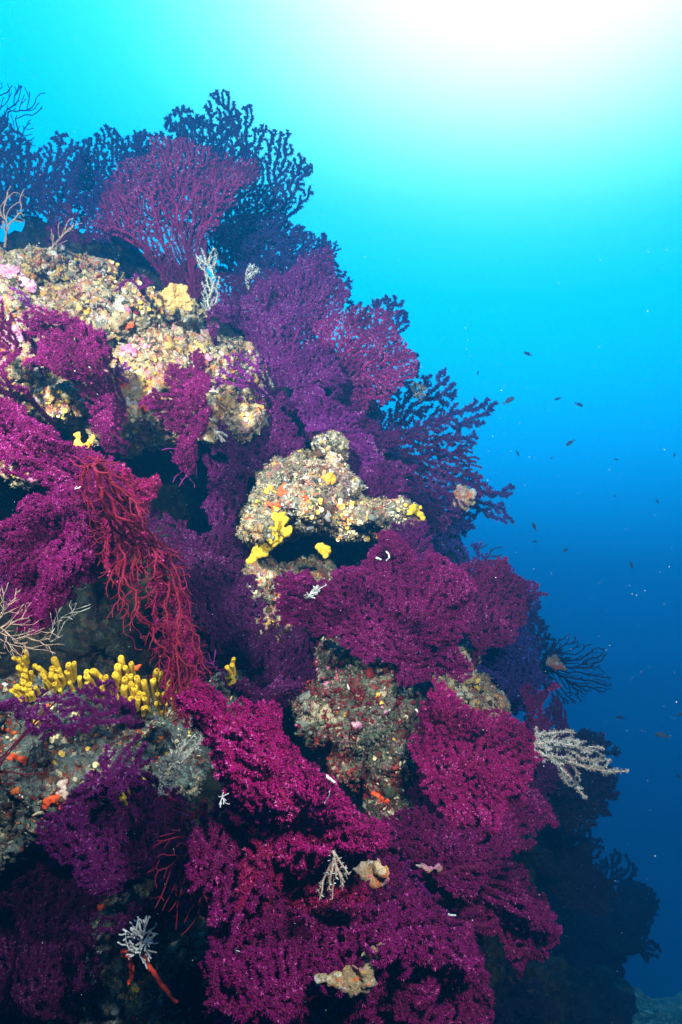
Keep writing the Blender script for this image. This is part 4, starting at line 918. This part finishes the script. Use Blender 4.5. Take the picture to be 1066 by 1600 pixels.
bush('dead_sea_fan', 'thin grey twigs over the dark hollow right of the wiry dead fan', 'dead sea fan', (75, 1005), [(75, 1000), (80, 950), (115, 935), (150, 950), (110, 975), (90, 1005)], 1.25, 'greyhyd', .009, .0005, 10, .3, .0015, .5, .02, it=3)
bush('dead_sea_fan', 'knobbly whitish dead fan base on the far left crest', 'dead sea fan', (5, 385), [(0, 370), (-10, 300), (5, 290), (30, 300), (48, 298), (40, 340), (25, 365)], 2.3, 'bone', .016, .0018, 11, .25, .0045, .4, .02)
bush('dead_sea_fan', 'pale twiggy dead fan on the crest above the upper ledge', 'dead sea fan', (80, 385), [(75, 375), (85, 355), (110, 340), (128, 343), (110, 360), (95, 380)], 2.1, 'bone', .010, .0010, 12, .25, .004, .7, .02)
bush('dead_sea_fan', 'crusted rosy white dead fan sticking out right over deep blue water', 'dead sea fan', (815, 1165),
     [(825, 1160), (835, 1140), (870, 1145), (900, 1148), (905, 1158), (945, 1160), (940, 1175), (962, 1188), (985, 1195), (965, 1204), (940, 1206), (920, 1200), (900, 1210), (915, 1240), (900, 1245), (885, 1220), (865, 1195), (835, 1185)], 1.55, 'rosy', .0105, .0014, 13, .30, .006, .55, .03, 6, fuzz=(.0032, .0050, 2.6, 'hair_r'), it=3)
bush('dead_sea_fan', 'bone coloured bare twigs caught on the magenta mesh fan', 'dead sea fan', (520, 1335), [(520, 1330), (512, 1350), (500, 1385), (488, 1405), (498, 1408), (520, 1390), (515, 1412), (540, 1385), (558, 1375), (545, 1365), (528, 1345)], .86, 'bone', .007, .0010, 14, .3, .003, .9, .01, fuzz=(.004, .003, 1.2, 'hair_r'), it=3)
bush('hydroid', 'white sprig lying on the hot pink ridge', 'hydroid', (507, 1260), [(505, 1258), (510, 1245), (515, 1232), (522, 1230), (520, 1240), (512, 1252)], .86, 'white', .0042, .0007, 15, .2, .0015, .7, .006)
bush('hydroid', 'white lacy sprig on the left lobe of the broad magenta fan', 'hydroid', (478, 935), [(473, 930), (478, 920), (490, 915), (512, 912), (500, 925), (490, 942), (480, 940)], 1.4, 'white', .006, .0009, 16, .2, .002, .6, .01, fuzz=(.004, .003, 1.5, 'hair_w'))
bush('hydroid', 'tiny white sprig on the wide purple fan at the left', 'hydroid', (114, 764), [(113, 765), (120, 758), (132, 757), (128, 763), (118, 767)], 1.22, 'white', .0042, .0006, 17, .2, .0012, .7, .004)
bush('hydroid', 'white frilly tuft where the hot pink ridge meets its mesh', 'hydroid', (345, 1250), [(335, 1250), (340, 1242), (355, 1243), (358, 1255), (345, 1262)], .86, 'white', .0036, .0006, 18, .2, .0012, .5, .01)
bush('hydroid', 'grey white sprig low on the plum fan by its left edge', 'hydroid', (365, 1492), [(360, 1492), (372, 1478), (382, 1482), (376, 1490), (366, 1500)], .92, 'white', .005, .0006, 19, .2, .0012, .6, .008)
bush('hydroid', 'small white spider-like sprig at the lower left of the plum fan', 'hydroid', (395, 1532), [(385, 1535), (390, 1526), (402, 1528), (405, 1536), (393, 1540)], .90, 'white', .0042, .0006, 20, .2, .0012, .6, .008)
bush('hydroid', 'pale hydroid tuft at the shoulder of the wide open dark fan', 'hydroid', (652, 618), [(640, 600), (655, 592), (668, 605), (662, 625), (648, 628)], 2.45, 'pale', .008, .0008, 21, .2, .002, .5, .03, fuzz=(.005, .005, 2, 'hair_w'))
bush('dead_sea_fan', 'thin whitish antler-like twig under the middle of the violet slope fan', 'dead sea fan', (548, 760), [(545, 762), (560, 750), (575, 752), (578, 765), (560, 765)], 1.95, 'pale', .009, .0018, 22, .2, .003, .8, .006)
bush('dead_sea_fan', 'cream forked stub poking from under the upper ledge', 'dead sea fan', (335, 675), [(332, 680), (335, 668), (352, 672), (362, 688), (350, 690), (340, 700)], 1.75, 'pale', .010, .003, 23, .2, .006, .8, .01)
bush('sea_fan', 'tiny white bush on the rock above the orange knob', 'hydroid', (445, 755), [(440, 752), (446, 744), (455, 748), (450, 758)], 1.8, 'white', .006, .0009, 24, .2, .002, .6, .01)
bush('sea_fan', 'knot of bare lilac loops beside the lone upright yellow sponge', 'sea fan', (335, 1045), [(315, 1040), (320, 1020), (335, 1015), (348, 1035), (350, 1055), (335, 1050)], 1.3, 'violet_b', .010, .0008, 25, .2, .0015, .5, .01)

# red finger sponges under the white colony, and white worm tubes
def rope(name, label, cat, pts, d, r0, r1, mat, seed, bumps=.25):
    n = 26; cps = [np.array(P(x, y, d+dz)) for x, y, dz in pts]
    t = np.linspace(0, len(cps)-1.001, n); A = np.array([cps[int(a)]*(1-(a-int(a)))+cps[min(int(a)+1, len(cps)-1)]*(a-int(a)) for a in t])
    A += np.random.default_rng(seed).normal(0, r0*.25, A.shape)
    for _ in range(2): A[1:-1] = (A[:-2]+A[2:]+2*A[1:-1])/4
    rad = np.linspace(r0, r1, n)*(1+bumps*np.sin(np.arange(n)*2.1+seed)*.6+np.random.default_rng(seed).uniform(-bumps, bumps, n)*.5)
    kids = np.ones(n, int); kids[-1] = 0; par = np.arange(n)-1
    V, Q, T, *_ = tubes(A, par, rad, kids, 8); off = A[0].copy()
    o = link(name, mesh_np(name, V-off, [Q, T]), None, M[mat]); o.location = off; tag(o, label, cat); return o
rope('finger_sponge', 'long red finger sponge slanting down right from the white colony', 'sponge', [(222, 1490, .03), (232, 1510, 0), (246, 1528, 0), (258, 1545, 0), (272, 1562, .0), (278, 1566, .0)], 1.13, .0045, .0028, 'redrope', 3)
rope('finger_sponge', 'short forked red finger sponge below the white colony', 'sponge', [(194, 1488, .03), (202, 1500, 0), (207, 1515, 0), (204, 1530, 0), (200, 1536, 0)], 1.13, .0055, .0022, 'redrope', 4)
rope('finger_sponge', 'stout red sponge stub at the foot of the white colony', 'sponge', [(208, 1486, .02), (200, 1492, 0), (194, 1488, 0)], 1.12, .006, .004, 'redrope', 5)
rope('worm_tube', 'curved white worm tube on top of the broad magenta fan', 'worm tube', [(603, 861, 0), (608, 866, 0), (608, 872, 0), (604, 876, .01)], 1.38, .0016, .0016, 'white', 6, .1)
rope('worm_tube', 'short straight white worm tube left of the curved one', 'worm tube', [(588, 871, 0), (595, 874, 0)], 1.38, .0022, .0018, 'white', 7, .1)
rope('worm_tube', 'white worm tube on the arched purple fan', 'worm tube', [(139, 573, 0), (144, 577, 0), (148, 574, 0)], 1.5, .0013, .0013, 'white', 8, .1)
rope('worm_tube', 'little white worm tube low right of the plum fan', 'worm tube', [(698, 1428, 0), (705, 1430, 0), (712, 1430, 0)], 1.12, .0014, .0014, 'white', 9, .1)
rope('worm_tube', 'pinkish white worm tube at the top of the hot pink ridge', 'worm tube', [(510, 1212, 0), (518, 1219, 0), (524, 1222, 0)], .88, .0022, .0014, 'pale', 10, .1)

# fish in the open water
def fish_meshes():
    n = 14; seg = 12; V = []
    for i in range(n):
        t = i/(n-1); x = .5-t*.86
        h = .19*math.sin(math.pi*min(1, (t*.93+.03))**.62)**.8*(1-.35*t)+.012; w = h*.48
        for j in range(seg):
            a = j/seg*2*math.pi; V.append((x, w*math.cos(a), h*math.sin(a)))
    Q = [(i*seg+j, i*seg+(j+1) % seg, (i+1)*seg+(j+1) % seg, (i+1)*seg+j) for i in range(n-1) for j in range(seg)]
    c = len(V); V += [(.52, 0, 0), (-.37, 0, 0)]
    T = [(j, (j+1) % seg, c) for j in range(seg)]+[((n-1)*seg+j, (n-1)*seg+(j+1) % seg, c+1) for j in range(seg)]
    body = mesh_np('body', np.array(V), [np.array(Q), np.array(T)])
    def fin(name, pts, th=.008):
        k = len(pts); v = [(x, th, z) for x, z in pts]+[(x, -th, z) for x, z in pts]
        bm = bmesh.new(); vs = [bm.verts.new(q) for q in v]
        bm.faces.new(vs[:k]); bm.faces.new(vs[k:][::-1])
        for i in range(k): bm.faces.new((vs[i], vs[k+i], vs[k+(i+1) % k], vs[(i+1) % k]))
        me = bpy.data.meshes.new(name); bm.to_mesh(me); bm.free(); return me
    tail = fin('tail_fin', [(-.34, .03), (-.42, .06), (-.62, .19), (-.56, .06), (-.50, 0), (-.56, -.06), (-.62, -.19), (-.42, -.06), (-.34, -.03)])
    dors = fin('dorsal_fin', [(.2, .14), (.1, .25), (-.05, .25), (-.2, .17), (-.3, .10), (-.28, .05), (0, .12)])
    anal = fin('anal_fin', [(0, -.13), (-.1, -.22), (-.2, -.16), (-.3, -.09), (-.27, -.04)])
    bm = bmesh.new(); bmesh.ops.create_uvsphere(bm, u_segments=8, v_segments=6, radius=.028)
    eye = bpy.data.meshes.new('eye'); bm.to_mesh(eye); bm.free()
    for q in (body, tail, dors, anal): q.materials.append(M['fish'])
    eye.materials.append(M['eye']); return body, tail, dors, anal, eye
FM = fish_meshes()
FISH = [(825, 553, 15, -25, 3.6, 'small dark fish high over the open water, nose down'), (747, 583, 8, 80, 4.5, 'tiny faint fish just above the arm of the wide open dark fan'),
        (795, 626, 22, 30, 3.0, 'fish with curved back close to the tip of the wide open dark fan'), (872, 623, 12, 12, 4.0, 'faint slim fish left of the plumper one at the same height'),
        (905, 632, 15, -22, 3.6, 'plump fish on the right of the upper pair'), (891, 692, 17, 35, 3.4, 'dark fish swimming steeply up right below the upper pair'),
        (809, 708, 11, -62, 4.2, 'pale fish pointing down near the dark fan arm'), (862, 716, 6, 20, 4.6, 'speck of a fish below the steep climbing one'),
        (963, 718, 8, -10, 4.4, 'little fish out in mid water right of the climbing one'), (1054, 711, 8, 70, 4.4, 'stubby fish at the right edge in mid water'),
        (961, 775, 6, -30, 4.8, 'hardly visible fish in mid water between two others'), (1027, 783, 9, -60, 4.3, 'small steep fish near the right edge below the stubby one'),
        (835, 823, 16, -68, 3.2, 'dark fish diving steeply beyond the lower fan arm'), (835, 846, 9, 8, 4.0, 'small fish just under the diving one'),
        (883, 860, 12, 28, 4.2, 'faint fish climbing right of the small one'), (986, 882, 15, -72, 3.6, 'slim fish pointing down in the deeper blue'),
        (970, 1121, 16, 0, 3.4, 'pale sided fish level over the deep right water'), (1035, 1149, 24, -8, 2.8, 'largest fish, dark and level, above the crusted dead fan tip'),
        (1062, 1116, 16, 10, 3.0, 'fish cut by the right edge above the largest one'), (1060, 1213, 12, -50, 3.0, 'dark blunt fish at the right edge below the largest one'),
        (1063, 1060, 6, 0, 4.2, 'speck of a fish at the right edge in the deep blue')]
rf = random.Random(9)
for (px, py, ln_, ang, d, lab) in FISH:
    d *= 1.35; e = empty('fish', P(px, py, d)); tag(e, lab, 'fish', 'small dark fish in the open water')
    s = ln_*d/F/1.2
    e.rotation_euler = (rf.uniform(-.2, .2), -R(ang), rf.uniform(-.5, .5)+(math.pi if rf.random() < .4 else 0))
    if abs(e.rotation_euler.z) > 1.6: e.rotation_euler.y *= -1
    e.scale = (s, s, s)
    for nme, me in zip(('body', 'tail_fin', 'dorsal_fin', 'anal_fin'), FM[:4]): link(nme, me, e)
    for sy in (-1, 1):
        y = link('eye', FM[4], e); y.location = (.36, sy*.062, .03)

# drifting particles that catch the strobes
def snow():
    rg = np.random.default_rng(99); n = 8500
    d = .35+2.6*rg.random(n)**.7
    px = rg.uniform(-200, 1266, n); py = rg.uniform(-200, 1800, n)
    c = np.c_[(px-533)/F*d, d, (800-py)/F*d]
    # only in the water, not inside rock
    keep = []
    for i in range(n):
        h = BVH.ray_cast(Vector((0, 0, 0)), Vector(c[i]).normalized(), 8)
        keep.append(h[0] is None or h[0].length > np.linalg.norm(c[i])+.01)
    c = c[keep]; d = d[keep]; n = len(c)
    r = (.00019+.00034*rg.random(n)**5)*(d**.5)
    IV, IF = ICO[0]; k = len(IV)
    V = c[:, None]+IV[None]*(r[:, None, None])*rg.uniform(.5, 1.5, (n, 1, 3))
    Fc = (IF[None]+(np.arange(n)*k)[:, None, None]).reshape(-1, 3)
    tag(link('drifting_particles', mesh_np('drifting_particles', V.reshape(-1, 3), [Fc]), None, M['white']), kind='stuff')
snow()

# ------------------------------------------------------------------ the blue of the water itself
def haze():
    x0, x1, y0, y1, z0, z1 = -9.5, 11.5, -1.2, 9.8, -9.5, 4.2
    bm = bmesh.new(); bmesh.ops.create_cube(bm, size=1, matrix=Matrix.Translation(((x0+x1)/2, (y0+y1)/2, (z0+z1)/2)) @ Matrix.Diagonal((x1-x0, y1-y0, z1-z0, 1)))
    me = bpy.data.meshes.new('haze'); bm.to_mesh(me); bm.free()
    m = bpy.data.materials.new('water_haze'); m.use_nodes = True; N = m.node_tree.nodes; L = m.node_tree.links; N.clear()
    o = N.new('ShaderNodeOutputMaterial'); v = N.new('ShaderNodeVolumePrincipled')
    v.inputs['Color'].default_value = (.02, .36, .80, 1); v.inputs['Density'].default_value = .12
    v.inputs['Anisotropy'].default_value = .6; v.inputs['Absorption Color'].default_value = (0, .2, .45, 1)
    L.new(v.outputs[0], o.inputs['Volume'])
    tag(link('haze', me, None, m), kind='stuff')
haze()
